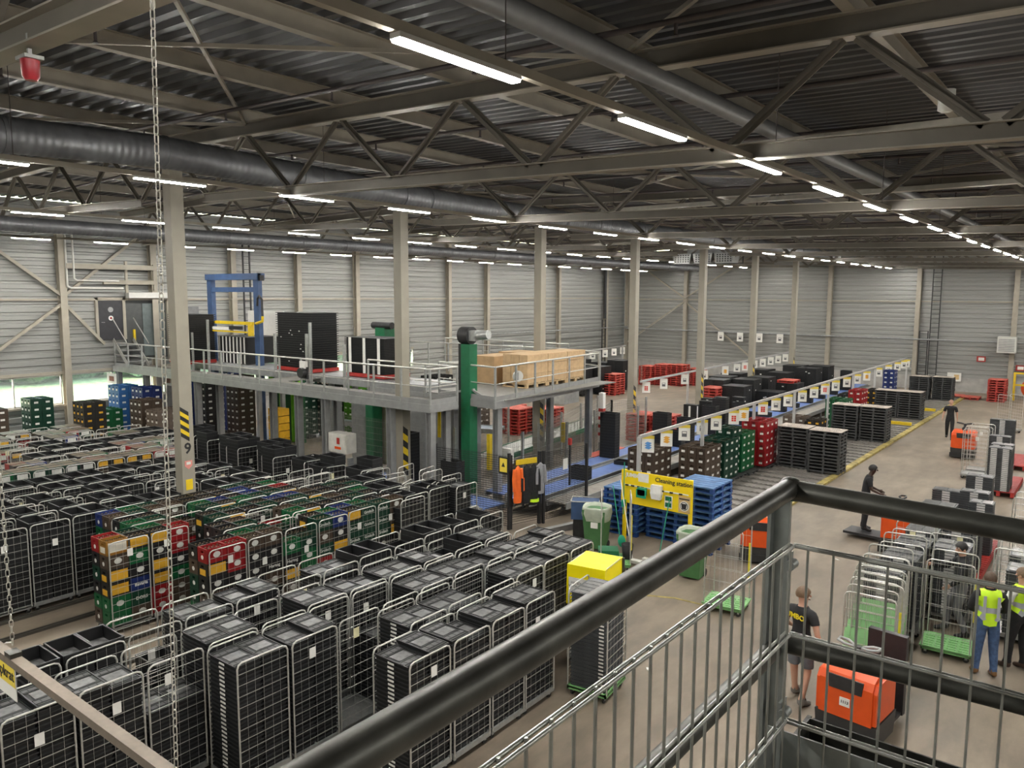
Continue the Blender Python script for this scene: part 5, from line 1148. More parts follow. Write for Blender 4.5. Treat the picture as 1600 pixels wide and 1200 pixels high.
q = thing('warning_sign', 'small yellow sign on the black fence post', 'sign', (-12.62, 15.76, 1.75)); ob('board', mb(BLACKM).bb(-0.17, -0.02, -0.25, 0.17, 0, 0.2), q); ob('yellow_plate', mb(SYEL).bb(-0.12, -0.03, -0.2, 0.12, -0.02, 0.16), q); ob('symbol', mb(BLACKM).prism([(-0.06, -0.06), (0.06, -0.06), (0, 0.06)], 'y', -0.034, -0.03), q)
thing('paper_sign', 'white paper on the mesh fence above the belt', 'paper', data=mb(WHITE).bb(-11.93, 17.5, 1.4, -11.92, 17.72, 1.7)); thing('beam_bar', 'grey steel bar lying on the floor before the mesh fence', 'bar', data=mb(STEELG).bar((-11.6, 15.6, 0.08), (-11.1, 17.4, 0.08), 0.16, 0.16))
thing('signal_lamp', 'thin signal post with red lamp beside the belt', 'lamp', data=mb(BLACKM).bb(-12.95, 19.3, 0, -12.9, 19.35, 1.7).use(REDP).bb(-12.97, 19.28, 1.7, -12.88, 19.37, 1.9))
# ---------------------------------------------------------------- cleaning station board
cs = thing('notice_board', 'yellow cleaning board with tools in front of blue pallets', 'board', (-8.52, 16.45, 0), -0.02)
BY = mat('board_yellow', (0.90, 0.66, 0.01), 0.45, var=0.03)
ob('panel', mb(BY).bb(-0.95, -0.02, 1.14, 0.95, 0.01, 1.95), cs)
for x in (-0.88, 0.88): ob('post', mb(BY).bb(x-0.04, 0.01, 0, x+0.04, 0.07, 1.95), cs)
text('lettering', 'JUMBO', 0.13, SPAPER, cs, (-0.62, -0.024, 1.84), bold=0.006); text('lettering', 'Cleaning station', 0.15, BLACKM, cs, (0.46, -0.024, 1.83), bold=0.003)
ob('tool_rail', mb(SPAPER).bb(-0.85, -0.035, 1.58, 0.85, -0.02, 1.61), cs)
for x in (-0.78, -0.62, -0.45, -0.35, 0.18, 0.42, 0.66): ob('hook', mb(BLACKM).bb(x-0.04, -0.06, 1.575, x+0.04, -0.035, 1.61), cs)
ob('paper_sheet', mb(WHITE).bb(-0.48, -0.026, 1.72, -0.2, -0.022, 1.93), cs); ob('photo_sheet', mb(WHITE).bb(0.24, -0.026, 1.2, 0.44, -0.022, 1.5).use(GREENM).bb(0.26, -0.03, 1.38, 0.42, -0.026, 1.48).bb(0.26, -0.03, 1.23, 0.42, -0.026, 1.33), cs)
ob('info_sheet', mb(mat('kraft_sheet', (0.60, 0.42, 0.20), 0.6)).bb(0.60, -0.026, 1.16, 0.90, -0.022, 1.55), cs)
ob('round_logo', mb(WHITE).tube([(0.75, -0.034, 1.32), (0.75, -0.026, 1.32)], 0.12, 20).use(BLACKM).tube([(0.75, -0.037, 1.32), (0.75, -0.034, 1.32)], 0.10, 20).use(WHITE).tube([(0.75, -0.040, 1.32), (0.75, -0.037, 1.32)], 0.085, 20).use(BLACKM).prism([(0.70, 1.25), (0.80, 1.25), (0.82, 1.38), (0.68, 1.38)], 'y', -0.044, -0.04), cs)
ob('warning_strip', mb(BLACKM).bb(0.62, -0.03, 1.47, 0.88, -0.027, 1.50), cs)
def tool(name, label, p, q, m, r=0.012, cat_='broom', head=None):
    t = thing(name, label, cat_); ob('handle', mb(m).tube([p, q], r, 6), t)
    if head: ob('brush_head', head, t)
GH = mat('green_tool_plastic', (0.01, 0.28, 0.16), 0.45)
tool('broom', 'long green stick hanging upright on the board', (-9.36, 16.38, 2.15), (-9.36, 16.38, 0.85), GH, head=mb(GH).bb(-9.40, 16.34, 1.05, -9.32, 16.42, 1.22))
tool('broom', 'green handled floor sweeper leaning on the board', (-8.12, 16.36, 1.45), (-8.12, 15.85, 0.08), GH, head=mb(SPAPER).bb(-8.5, 15.78, 0.02, -8.0, 15.9, 0.09))
tool('broom', 'white broom leaning against the trolley', (-9.35, 16.2, 1.75), (-8.65, 15.6, 0.1), SPAPER, head=mb(SPAPER).bb(-8.9, 15.5, 0.02, -8.4, 15.65, 0.09))
tool('broom', 'dark green handled brush behind the trolley', (-9.5, 16.1, 1.6), (-9.05, 15.75, 0.3), GH, head=mb(GH).ell((-9.0, 15.7, 0.42), (0.11, 0.06, 0.15), 8, 6))
thing('dustpan', 'green dustpan hanging on the tool rail', 'dustpan', data=mb(GH).bb(-8.95, 16.3, 1.42, -8.75, 16.42, 1.60).bb(-8.98, 16.3, 1.36, -8.72, 16.32, 1.56))
thing('soap_dispenser', 'white soap dispenser in the middle of the yellow board', 'dispenser', data=mb(mat('white_gloss_plastic', (0.82, 0.82, 0.80), 0.25)).taper(-8.47, 16.38, 1.38, 1.52, 0.11, 0.06, 0.14, 0.075).taper(-8.47, 16.38, 1.52, 1.72, 0.14, 0.075, 0.13, 0.07))
BINL = mat('pale_green_bin_bag', (0.42, 0.47, 0.38), 0.45, 0, 0.12, 8, bump=0.6); BING = mat('green_bin', (0.06, 0.17, 0.06), 0.5)
def bin_(label, x, y, rz, h=1.0):
    t = thing('waste_bin', label, 'bin', (x, y, 0), rz, 'waste bins at the cleaning board'); ob('body', mb(BING).taper(0, 0, 0.05, h, 0.22, 0.2, 0.29, 0.27), t)
    b = MB().use(BINL); n_ = 18; vs = []; fs = []; prof = [(0.30, h-0.28), (0.335, h-0.1), (0.34, h+0.03), (0.33, h+0.08), (0.28, h+0.05), (0.25, h-0.08), (0.2, h-0.35)]
    for k_, (r_, z) in enumerate(prof):
        for j in range(n_):
            a = 2*PI*j/n_; q = 1/(max(abs(math.cos(a)), abs(math.sin(a)))**0.6); rr_ = r_*q*(1+R.uniform(-0.035, 0.035)); vs.append((rr_*math.cos(a), rr_*0.92*math.sin(a), z+R.uniform(-0.02, 0.02)))
    for i in range(len(prof)-1):
        for j in range(n_): fs.append((i*n_+j, i*n_+(j+1) % n_, (i+1)*n_+(j+1) % n_, (i+1)*n_+j))
    b.add(vs, fs, True); b.add(vs[-n_:], [tuple(range(n_))]); ob('bin_bag', b, t)
    for s_ in (-1, 1): ob('wheel', mb(RUBBER).tube([(s_*0.22-0.02, 0.2, 0.09), (s_*0.22+0.02, 0.2, 0.09)], 0.09, 10), t)
    ob('sticker', mb(WHITE).bb(-0.06, -0.272, h-0.42, 0.12, -0.262, h-0.28), t)
bin_('green wheeled bin with grey bag left of the yellow board', -9.85, 15.95, 0.2); bin_('green wheeled bin with grey bag right of the yellow board', -7.15, 15.6, 0.1)
def trolley(label, x, y, rz, h=1.65, straps=True, group='green based empty roll cages', fold=False):
    t = make_cage(label, green=True, loc=(x, y, 0), rz=rz, group=group, card=False, side=M_SIDE2)
    b = mb(GREENP).bb(-CW/2-0.02, -CL/2-0.02, 0.155, CW/2+0.02, CL/2+0.02, 0.175)
    for i in range(6):
        for j in range(4): b.bb(-CW/2+0.04+i*0.105, -CL/2+0.05+j*0.18, 0.175, -CW/2+0.075+i*0.105, -CL/2+0.19+j*0.18, 0.185)
    ob('deck', b, t) if not fold else ob('deck', b, t, (0.02, 0, 0.62), rot=(0, -1.1, 0))
    if straps: ob('yellow_strap', mb(mat('yellow_strap', (0.85, 0.72, 0.05), 0.6)).bb(CW/2+0.01, -CL/2+0.02, 0.5, CW/2+0.03, -CL/2+0.07, 1.3), t)
    return t
trolley('green based roll cage holding green trays beside the cleaning board', -8.85, 15.15, 0.55)
thing('green_tray', 'lower dark green tray on the trolley at the board', 'tray', (-8.95, 15.1, 0.19), 0.55, data=mb(GREENM).bb(-0.28, -0.2, 0, 0.2, 0.2, 0.12)); thing('green_tray', 'upper dark green tray on the trolley at the board', 'tray', (-8.95, 15.1, 0.315), 0.6, data=mb(GREENM).bb(-0.27, -0.19, 0, 0.18, 0.19, 0.09))
thing('black_bucket', 'black bucket standing on the green trolley', 'bucket', (-8.62, 15.3, 0.19), data=mb(BLACKP).lathe([(0.10, 0), (0.14, 0.34), (0.13, 0.34), (0.10, 0.05)], n=14))
trolley('empty green based roll cage seen through the handrail mesh', -5.85, 14.4, 0.12+PI/2)
# blue folding crate cart behind the bin
t = thing('blue_cart', 'blue wire cart behind the left bin', 'cart', (-10.6, 16.6, 0), 0.5); ob('frame', mb(BLUEM).bb(-0.35, -0.25, 0.5, 0.35, 0.25, 0.95), t); ob('rim', mb(CAGE).tube([(-0.36, -0.26, 0.97), (0.36, -0.26, 0.97), (0.36, 0.26, 0.97), (-0.36, 0.26, 0.97), (-0.36, -0.26, 0.97)], 0.015, 6), t); ob('base', mb(BLACKM).bb(-0.3, -0.2, 0, 0.3, 0.2, 0.5), t)
# yellow covered cage
yc = make_cage('roll cage covered by a bright yellow hood beside the aisle row', loc=(-6.78, 10.95, 0), rz=0.15, card=False)
ob('yellow_cover', mb(mat('bright_yellow_fabric', (0.90, 0.76, 0.0), 0.5, 0, 0.05, 4, bump=0.5)).taper(0, 0, 1.05, 1.73, CW/2+0.02, CL/2+0.02, CW/2+0.01, CL/2+0.01, 0, 0), yc)
ob('black_edge', mb(BLACKM).bb(CW/2+0.0, CL/2-0.02, 1.06, CW/2+0.04, CL/2+0.04, 1.72), yc)
ob('print_panel', mb(WHITE).bb(-0.30, -CL/2-0.028, 1.25, 0.02, -CL/2-0.022, 1.52), yc)
text('lettering', 'HANDLE\nWITH CARE', 0.06, BLACKM, yc, (-0.14, -CL/2-0.03, 1.40), ext=0.0005)
# ---------------------------------------------------------------- ride-on pallet trucks
def truck(label, x, y, rz, num=None, load_l=2.6, forks=True, back=True, wheel_y=-0.02):
    """faces -y: operator platform at the back (+y side is the fork side)"""
    t = thing('pallet_truck', label, 'truck', (x, y, 0), rz)
    OD = mat('dark_truck_skirt', (0.035, 0.035, 0.035), 0.5)
    ob('skirt', mb(OD).taper(0, 0, 0.06, 0.40, 0.40, 0.36, 0.42, 0.38), t)
    b = mb(ORANGE); prof = [(-0.40, 0.40), (-0.40, 0.90), (-0.34, 1.00), (-0.20, 1.06), (0.28, 1.06), (0.36, 0.98), (0.36, 0.40)]
    b.prism(prof, 'x', -0.36, 0.36); b.prism([(-0.37, 0.42), (-0.37, 0.87), (-0.30, 0.97), (0.28, 1.01), (0.33, 0.95), (0.33, 0.42)], 'x', -0.41, -0.36); b.prism([(-0.37, 0.42), (-0.37, 0.87), (-0.30, 0.97), (0.28, 1.01), (0.33, 0.95), (0.33, 0.42)], 'x', 0.36, 0.41)
    ob('orange_hood', b, t)
    ob('black_inset', mb(BLACKM).prism([(-0.24, 0.99), (0.24, 0.99), (0.22, 0.80), (-0.22, 0.80)], 'y', -0.415, -0.39), t)
    ob('bumper', mb(RUBBER).bb(-0.43, -0.44, 0.06, 0.43, -0.36, 0.22), t)
    c = ob('steering_head', mb(BLACKM).lathe([(0.08, 1.05), (0.10, 1.14), (0.05, 1.20), (0.05, 1.32)], (0, wheel_y, 0), 12), t)
    hb = mb(BLACKM if num is None else GREYM)
    for s_ in (-1, 1): hb.tube([(s_*0.05, wheel_y, 1.30), (s_*0.17, wheel_y-0.06, 1.33), (s_*0.27, wheel_y-0.02, 1.34), (s_*0.28, wheel_y+0.08, 1.34), (s_*0.17, wheel_y+0.09, 1.33), (s_*0.05, wheel_y+0.02, 1.31)], 0.022, 8)
    ob('butterfly_handle', hb, t)
    if num: ob('number_plate', mb(WHITE).bb(-0.07, -0.412, 0.58, 0.07, -0.402, 0.70), t); text('lettering', num, 0.055, BLACKM, t, (0, -0.414, 0.64), bold=0.002)
    ob('platform', mb(BLACKM).bb(-0.36, 0.36, 0.12, 0.36, 0.95, 0.17), t)
    if back: ob('backrest', mb(BLACKM).bb(-0.16, 0.78, 0.12, 0.38, 0.88, 1.30), t)
    if forks:
        for s_ in (-1, 1): ob('fork', mb(REDP).bb(s_*0.2-0.08, 1.07, 0.06, s_*0.2+0.08, 1.07+load_l, 0.14), t)
    for s_ in (-1, 1): ob('wheel', mb(RUBBER).tube([(s_*0.3-0.04, 0, 0.1), (s_*0.3+0.04, 0, 0.1)], 0.1, 12), t)
    return t
truck('orange pallet truck nearest the viewpoint behind the mesh, number plate in front', -2.62, 11.25, -0.12, '1113', back=True, forks=False)
truck('orange pallet truck ridden by the man behind the handrail', -3.95, 20.35, -PI/2+0.12, None, 1.2, back=False, forks=False)
truck('orange pallet truck with black butterfly handle far along the aisle', -4.6, 34.2, 0.05, None, 1.0, back=False, forks=False)
truck('orange pallet truck parked behind the cleaning board', -6.45, 17.7, 0.35, None, 1.0, back=True, forks=False)
ob('stand_board', mb(BLACKM).bb(-5.3, 20.95, 0.10, -4.6, 21.5, 0.15)).update if False else None
thing('standing_platform', 'low black standing step of the ridden truck', 'platform', (-4.95, 21.1, 0), -0.1, data=mb(BLACKM).bb(-0.42, -0.3, 0.09, 0.55, 0.3, 0.15))
# ---------------------------------------------------------------- loads and cages along the right side
def labstack(label, x, y, h, w_=0.62, d=0.42, rz=0.0, z0=0.02, two=False):
    t = thing('crate_stack', label, 'crates', (x, y, 0), rz, 'labelled crate stacks beside the aisle'); b = mb(mat('slate_plastic', (0.055, 0.06, 0.065), 0.45)); z = z0
    while z < h: b.bb(-w_/2+0.01, -d/2+0.01, z, w_/2-0.01, d/2-0.01, z+0.04).bb(-w_/2, -d/2, z+0.04, w_/2, d/2, z+0.053); z += 0.058
    b.use(CRGLOSS).bb(-w_/2+0.04, -d/2+0.04, z, -0.02, d/2-0.04, z+0.008).bb(0.02, -d/2+0.04, z, w_/2-0.04, d/2-0.04, z+0.008)
    ob('crates', b, t); lb = mb(mat('grey_label_column', (0.50, 0.50, 0.49), 0.6))
    for c in ((-0.16, 0.16) if two else (0.0,)): 
        k_ = z0
        while k_ < z-0.03: lb.bb(c-0.085, -d/2-0.004, k_+0.004, c+0.085, -d/2, k_+0.046); k_ += 0.058
    o = ob('label_column', lb, t); o['kind'] = 'stuff'; return t
# red dollies under the loads
for i, (x, y, l, lb) in enumerate([(-2.85, 34.0, 2.6, 'red pallet carrier farthest up the right side'), (-2.75, 29.4, 2.8, 'red pallet carrier under the twin striped stacks'), (-2.5, 20.6, 3.4, 'red pallet carrier beside the near crate stacks')]):
    t = thing('pallet_carrier', lb, 'carrier', (x, y, 0), 0.0)
    for j in range(int(l/0.16)): ob('slat', mb(REDP).bb(-0.42, -l/2+j*0.16, 0.16, 0.42, -l/2+j*0.16+0.13, 0.19), t)
    for s_ in (-1, 0, 1): ob('runner', mb(REDP).bb(s_*0.37-0.05, -l/2, 0.03, s_*0.37+0.05, l/2, 0.16), t)
make_cage('roll cage with pale mesh beside the far orange truck', loc=(-3.75, 30.5, 0), rz=PI/2+0.05, group='roll cages on the right side'); make_cage('second roll cage in front of the far orange truck', loc=(-3.7, 31.4, 0), rz=PI/2, group='roll cages on the right side')
labstack('stack of dark crates with two pale stripes on the red carrier', -2.78, 28.2, 1.5, 0.62, 0.44, 0, 0.2, True); labstack('second striped stack behind the first on the red carrier', -2.80, 28.9, 1.52, 0.62, 0.44, 0, 0.2, True)
labstack('lower crate stack in the far cage load', -3.1, 31.0, 1.45); labstack('crate stack standing farthest beside the orange truck', -3.3, 33.5, 1.7, 0.8)
labstack('topmost labelled stack of the near group', -2.75, 23.7, 1.45); labstack('wide labelled stack left in the near group', -3.2, 21.7, 1.4); labstack('labelled stack right in the near group', -2.6, 21.7, 1.42); labstack('tall dark stack at the right of the near group', -2.35, 20.9, 1.38, 0.5)
labstack('stack just above the handrail', -3.1, 20.1, 1.4, 0.7, 0.5); labstack('stack above the handrail toward the red carrier', -2.45, 19.5, 1.38, 0.6, 0.5)
labstack('dark stack crossing behind the handrail', -2.45, 18.4, 1.45, 0.6, 0.7); labstack('dark stack below the handrail', -3.0, 17.8, 1.4, 0.6, 0.7)
for i, (x, y, rz, ch) in enumerate([(-2.95, 16.55, 0.1, 'F'), (-2.3, 16.7, 0.05, 'F'), (-2.95, 15.55, 0.12, 'F'), (-3.0, 14.6, 0.1, 'F')]):
    make_cage('wire roll cage of folded crates beside the reaching man, %s from the handrail' % nth(i), loc=(x, y, 0), rz=PI/2+rz, group='roll cages beside the reaching man')
    for s_ in (-1, 1): labstack('folded crates in the %s cage by the reaching man, %s' % (nth(i), 'aisle side' if s_ < 0 else 'far side'), x+s_*0.19*0, y+s_*0.19, 1.42 if i != 4 else 1.1, 0.6, 0.36, 0, 0.17)
# nested empty green cages
for i in range(5):
    trolley('nested empty green cage, %s from the near orange truck' % nth(i), -2.74-0.05*i, 12.55+0.36*i, PI/2+0.06, group='nested green cages', straps=i % 2 == 0, fold=True)
trolley('green based roll cage in front of the man with the hoodie', -2.05, 15.0, PI/2+0.05)

for i, (x, y) in enumerate(((-1.35, 20.8), (-1.25, 17.4), (-1.2, 16.4))):
    make_cage('wire roll cage at the right picture edge, %s from the back' % nth(i), loc=(x, y, 0), rz=PI/2, group='roll cages at the right edge')
    if i: labstack('dark crates in the %s cage at the right edge' % nth(i), x+0.1, y, 1.3, 0.55, 0.6, 0, 0.17)
t = make_cage('empty roll cage standing open far down the aisle', loc=(-3.9, 42.0, 0), rz=0.9, card=False)
# ---------------------------------------------------------------- back wall and roof fittings
hv = thing('air_unit', 'dark suspended air unit with perforated outlets under the roof', 'air unit', (-19.4, 43.4, 7.98)); 
for i in range(3):
    x = -1.5+i*1.3; ob('outlet_panel', mb(GALV).prism([(x-0.5, 0.05), (x+0.5, 0.05), (x+0.6, 0.62), (x-0.6, 0.62)], 'y', -0.6, 0.3), hv); b = mb(BLACKM)
    for a in range(6):
        for c in range(4): b.bb(x-0.42+a*0.16, -0.61, 0.13+c*0.12, x-0.34+a*0.16, -0.60, 0.2+c*0.12)
    ob('perforation', b, hv)
ob('housing', mb(GREYM).bb(-1.3, -0.3, 0.62, 1.4, 0.6, 1.0), hv); ob('frame', mb(BLACKM).bb(-1.9, -0.7, -0.02, 2.3, -0.64, 0.03).bb(2.24, -0.7, 0, 2.3, -0.64, 0.8), hv)
ht = thing('fan_heater', 'square fan heater on the back wall post', 'heater', (-5.75, 57.3, 3.2)); ob('housing', mb(FRAMEM).bb(-0.5, -0.3, -0.5, 0.5, 0.4, 0.5), ht); b = mb(GREYM)
for k_ in range(8): b.bb(-0.42, -0.32, -0.4+k_*0.1, 0.42, -0.30, -0.35+k_*0.1)
ob('louvre', b, ht)
def ladder(label, x, y, z0, z1, ax='y', w_=0.5, cage=True):
    t = thing('wall_ladder', label, 'ladder', (x, y, 0)); d = (1, 0) if ax == 'y' else (0, 1)
    for s_ in (-1, 1): ob('rail', mb(BLACKM).bb(s_*w_/2*d[0]-0.03, s_*w_/2*d[1]-0.03, z0, s_*w_/2*d[0]+0.03, s_*w_/2*d[1]+0.03, z1), t)
    b = mb(BLACKM); z = z0+0.2
    while z < z1: b.bb(-w_/2*d[0]-0.012, -w_/2*d[1]-0.012, z, w_/2*d[0]+0.012, w_/2*d[1]+0.012, z+0.03); z += 0.3
    ob('rung', b, t)
ladder('black ladder on the back wall near the last roller lane', -9.9, D-0.4, 0.3, 9.2); ladder('lighter short ladder beside the long back wall ladder', -10.5, D-0.45, 0.2, 3.9)
ladder('black ladder on the far end of the left wall', W+0.4, 54.0, 0.3, 4.2, 'x')
thing('drain_pipe', 'dark vertical pipe on the left wall before the corner', 'pipe', data=mb(BLACKM).tube([(W+0.3, 54.3, 4.3), (W+0.3, 54.3, 9.3)], 0.12, 8)); thing('drain_pipe', 'dark corner downpipe at the meeting walls', 'pipe', data=mb(BLACKM).tube([(W+0.7, D-0.3, 0), (W+0.7, D-0.3, 9.3)], 0.09, 8))
ladder('pale ladder on the left wall behind the blue gantry', W+0.45, 21.6, 3.5, 9.2, 'x', 0.35)
thing('wall_pipe', 'thin grey pipe running along the back wall', 'pipe', data=mb(GREYM).tube([(W+0.3, D-0.45, 3.42), (XR-0.5, D-0.45, 3.25)], 0.06, 6)); thing('wall_pipe', 'thin grey pipe along the far left wall', 'pipe', data=mb(GREYM).tube([(W+0.5, 38, 3.6), (W+0.5, D-0.4, 3.55)], 0.05, 6))
for i, (x, z, s_, m_, lb) in enumerate([(-7.15, 2.2, 0.25, REDP, 'small red and white fire sign on the back wall'), (-8.6, 0.95, 0.4, WHITE, 'white notice panel low on the back wall'), (-5.0, 1.75, 0.25, REDP, 'red square sign beside the fan heater post')]):
    q = thing('wall_sign', lb, 'sign', (x, D-0.2, z)); ob('board', mb(m_).bb(-s_, -0.02, -s_*0.7, s_, 0, s_*0.7), q); ob('symbol', mb(WHITE if m_ == REDP else mat('kraft_sheet', (0.6, 0.42, 0.2))).bb(0 if m_ != REDP else -s_*0.6, -0.03, -s_*0.4, s_*0.7, -0.02, s_*0.4), q)
q = thing('hose_reel', 'red hose reel behind the yellow barrier at the back wall', 'reel', (-4.1, 55.6, 0.75)); ob('drum', mb(ORANGE).tube([(0, -0.2, 0), (0, 0.2, 0)], 0.6, 18), q); ob('hub', mb(BLACKM).tube([(0, -0.24, 0), (0, -0.2, 0)], 0.15, 12), q)
q = thing('yellow_barrier', 'yellow guard barrier at the back wall right side', 'barrier', (-4.0, 55.0, 0)); 
for z in (0.9, 1.6): ob('rail', mb(YELLOW).bb(-1.0, -0.05, z, 3.5, 0.05, z+0.1), q)
for x in (-1.0, 1.2, 3.4): ob('post', mb(YELLOW).bb(x-0.06, -0.06, 0, x+0.06, 0.06, 1.7), q)
rl_ = thing('alarm_lamp', 'red alarm lamp with bracket hanging under the nearest truss', 'lamp', (-5.95, 2.30, 7.66)); rl_.scale = (0.6, 0.6, 0.6); ob('bracket', mb(GALV).bb(-0.13, -0.10, 0.16, 0.13, 0.10, 0.20).bb(-0.02, -0.02, 0.2, 0.02, 0.02, 0.45), rl_); ob('red_dome', mb(mat('red_lamp_plastic', (0.35, 0.02, 0.03), 0.35)).lathe([(0.06, -0.06), (0.09, -0.02), (0.10, 0.16)], n=14), rl_)
for i, (x, y) in enumerate(((-2.2, 12.6), (-1.2, 18.8))):
    thing('detector', 'white roof detector, %s from the camera' % nth(i), 'detector', (x, y, 8.75), data=mb(FRAMEM).lathe([(0.06, 0), (0.11, 0.03), (0.11, 0.3)], n=12))
# floor marks and litter
for i, (x0, y0, x1, y1) in enumerate(((-7.45, 14.0, -6.9, 14.25), (-6.9, 14.25, -6.3, 14.28))):
    struct('floor_marking', mb(YWORN).bar((x0, y0, 0.003), (x1, y1, 0.003), 0.07, 0.004), FL)
for i, (x, y) in enumerate(((-1.55, 10.4), (-13.3, 5.2), (-4.9, 18.8), (-15.2, 5.0), (-5.9, 11.2))):
    thing('paper_scrap', 'pale paper scrap on the floor, %s of the scattered ones' % nth(i), 'paper', (x, y, 0.002), i*1.3, 'paper scraps on the floor', mb(WHITE).add([(0, 0, 0), (0.12, 0.01, 0.012), (0.13, 0.06, 0.004), (0.02, 0.07, 0.015)], [(0, 1, 2, 3)]))
# ---------------------------------------------------------------- walkway rail in front of the viewpoint
hr = thing('guard_rail', 'dark steel guard rail with wire mesh right in front of the viewpoint', 'railing')
RX, RY, RZt = -0.553, 1.70, 5.78; r_ = 0.0225
ob('handrail', mb(RAILM).tube([(-0.515, -1.2, RZt), (-0.53, 0.68, RZt), (RX, RY-0.02, RZt)], r_, 20), hr)
ob('handrail', mb(RAILM).tube([(RX-0.02, RY, RZt-0.004), (-0.12, RY-0.045, RZt-0.004), (0.6, RY-0.11, RZt-0.004)], r_, 20), hr)
ob('end_cap', mb(RAILM).ell((RX, RY-0.005, RZt), (0.027, 0.027, 0.026), 14, 10), hr)
ob('mid_rail', mb(RAILM).tube([(-0.58, -1.2, 5.395), (-0.578, 1.75, 5.40)], 0.021, 16), hr)
ob('mid_rail', mb(RAILM).tube([(-0.578, 1.75, 5.40), (0.6, 1.74, 5.43)], 0.021, 16), hr)
PLG = mat('galvanised_post_plate', (0.26, 0.28, 0.27), 0.4, 0.6, 0.18, 18)
ob('post', mb(PLG).bb(RX-0.042, RY+0.0, 4.6, RX+0.000, RY+0.012, 5.77).bb(RX-0.042, RY-0.02, 4.6, RX-0.034, RY+0.03, 5.77), hr)
MW = mat('bright_galvanised_mesh_wire', (0.40, 0.41, 0.38), 0.34, 0.75, 0.15, 25)
MY0, MX0 = 1.585, -0.505
w1 = mb(MW); w2 = mb(MW); rr_ = 0.0026
for z in (5.69, 5.50, 5.31, 5.12):
    w1.tube([(MX0+0.004, -1.0, z), (MX0+0.004, MY0, z)], rr_*1.3, 6); w1.tube([(MX0-0.008, -1.0, z), (MX0-0.008, MY0, z)], rr_*1.3, 6)
    w2.tube([(MX0, MY0+0.004, z), (0.6, MY0+0.004, z)], rr_*1.3, 6); w2.tube([(MX0, MY0-0.008, z), (0.6, MY0-0.008, z)], rr_*1.3, 6)
for i in range(26): y = MY0-0.01-i*0.05; w1.tube([(MX0-0.002, y, 4.98), (MX0-0.002, y, 5.695)], rr_, 6)
for i in range(23): x = MX0+0.03+i*0.05; w2.tube([(x, MY0-0.002, 4.98), (x, MY0-0.002, 5.695)], rr_, 6)
ob('wire_mesh', w1, hr); ob('wire_mesh', w2, hr)
for z in (5.62, 5.28): ob('mesh_clamp', mb(PLG).tube([(RX+0.02, RY-0.05, z), (RX+0.02, RY-0.02, z)], 0.011, 12).bb(RX+0.006, RY-0.04, z-0.02, RX+0.012, RY, z+0.02), hr)
ob('cable_tie', mb(mat('green_tape', (0.02, 0.16, 0.09), 0.5)).tube([(RX-0.03, RY-0.02, 5.755), (RX+0.03, RY-0.0, 5.757)], 0.004, 6), hr)
kp = thing('walkway_edge', 'grey steel edge plates of the walkway at the bottom of the picture', 'plate')
ob('kick_plate', mb(PLG).bb(RX+0.0, MY0+0.012, 5.15, 0.7, MY0+0.017, 5.275), kp); ob('kick_plate', mb(PLG).bb(MX0-0.022, -1.0, 5.15, MX0-0.017, MY0, 5.275), kp)
ob('edge_channel', mb(RAILM).bb(RX+0.02, MY0+0.03, 5.17, 0.8, MY0+0.036, 5.22).bb(RX+0.02, MY0+0.05, 5.14, 0.8, MY0+0.24, 5.146).bb(RX+0.02, MY0+0.235, 5.146, 0.8, MY0+0.24, 5.20).bb(RX+0.02, MY0+0.02, 4.95, RX+0.03, MY0+0.25, 5.2), kp)
# ---------------------------------------------------------------- hanging sign beam on chains
bm_ = thing('sign_beam', 'taupe beam hanging on chains at the lower left corner', 'beam'); BX0, BX1, BY_, BZ = -4.3, -1.2, 1.13, 4.72
ob('beam', mb(mat('taupe_board', (0.17, 0.14, 0.11), 0.6, 0, 0.12, 30)).bb(BX0, BY_-0.022, BZ-0.016, BX1, BY_+0.020, BZ+0.016), bm_)
ob('chain_hook', mb(RAILM).bb(-3.48, BY_-0.022, BZ+0.016, -3.42, BY_+0.022, BZ+0.035), bm_)
CHM = mat('weathered_chain', (0.60, 0.58, 0.52), 0.45, 0.4, 0.15, 20)
def link_mesh():
    b = mb(CHM); pts = []; L_, w_ = 0.0150, 0.0066
    for i in range(13): a = 2*PI*i/12; pts.append((w_*math.cos(a), 0, w_*math.sin(a)+(L_-w_ if math.sin(a) > 0.01 else (-(L_-w_) if math.sin(a) < -0.01 else 0))))
    pts = [(w_, 0, -(L_-w_)), (w_, 0, L_-w_), (w_*0.7, 0, L_-w_*0.3), (0, 0, L_), (-w_*0.7, 0, L_-w_*0.3), (-w_, 0, L_-w_), (-w_, 0, -(L_-w_)), (-w_*0.7, 0, -(L_-w_*0.3)), (0, 0, -L_), (w_*0.7, 0, -(L_-w_*0.3)), (w_, 0, -(L_-w_))]
    b.tube(pts, 0.0019, 5, False); return b.mesh('chain_link')
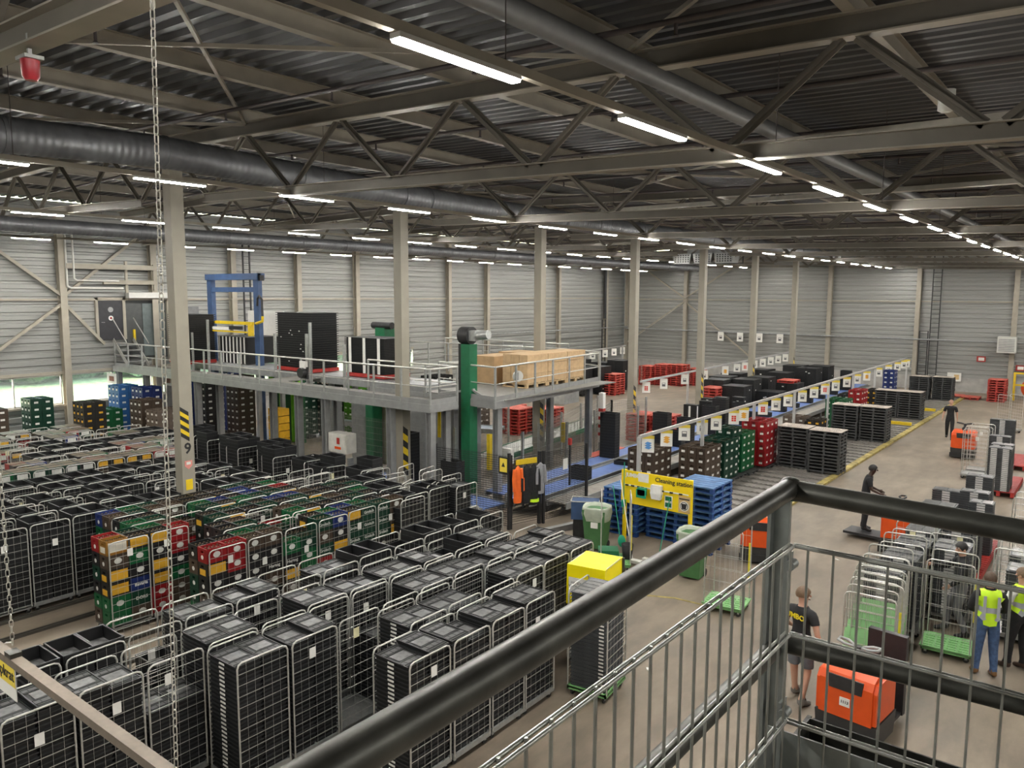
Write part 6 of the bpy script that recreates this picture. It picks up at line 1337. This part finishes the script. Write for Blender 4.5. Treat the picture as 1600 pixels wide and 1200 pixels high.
LK = link_mesh()
def chain(label, p, q, first=0):
    t = thing('chain', label, 'chain', (0, 0, 0), 0, 'chains of the hanging beam'); p = Vector(p); q = Vector(q); d = q-p; L_ = d.length; n_ = int(L_/0.0262); d.normalize(); qr = d.to_track_quat('Z', 'X')
    n1 = min(n_, 140)
    for i in range(n1):
        c = p+d*(i+0.5)*0.0262; o = ob('chain_link', LK, t, tuple(c)); o.rotation_mode = 'QUATERNION'; o.rotation_quaternion = qr @ Matrix.Rotation(PI/2*(i % 2), 3, 'Z').to_quaternion()
CZ = 7.9
chain('pale chain hanging down in front of the numbered column', (-2.205, 1.19, CZ-0.05), (-2.185, 1.13, BZ+0.03)); chain('slanting upper chain joining the long one', (-2.33, 1.19, 7.75), (-2.22, 1.19, 6.98))
chain('dark chain holding the left end of the beam', (-3.45, 1.13, BZ+2.0), (-3.45, 1.13, BZ+0.05))
sg = thing('hanging_sign', 'yellow sign cut by the left picture edge under the beam', 'sign', (-3.555, 1.125, BZ-0.02), 0.0); sg.scale = (0.52, 0.52, 0.52)
ob('board', mb(SPAPER).add([(-0.62, 0, -0.30), (0.235, 0, -0.30), (0.235, 0, 0), (-0.62, 0, 0), (-0.62, 0.006, -0.30), (0.235, 0.006, -0.30), (0.235, 0.006, 0), (-0.62, 0.006, 0)], [(0, 1, 2, 3), (7, 6, 5, 4), (0, 4, 5, 1), (1, 5, 6, 2), (2, 6, 7, 3), (3, 7, 4, 0)]), sg)
ob('yellow_field', mb(SYEL).bb(-0.62, -0.003, -0.19, 0.228, 0, -0.012), sg); text('lettering', 'Klapkrat', 0.13, BLACKM, sg, (0.22, -0.006, -0.10), align='RIGHT', bold=0.001)
# ---------------------------------------------------------------- the crates past the individually built ones
stuff('stacked_folded_crates', FAR, 'remaining flat folded black crates stacked inside the roll cages', 'crates')
stuff('stacked_open_crates', FART, 'remaining black crates stacked below the open top ones', 'crates')
stuff('stacked_beer_crates', FARB, 'remaining mixed beer crates inside the roll cages', 'crates')
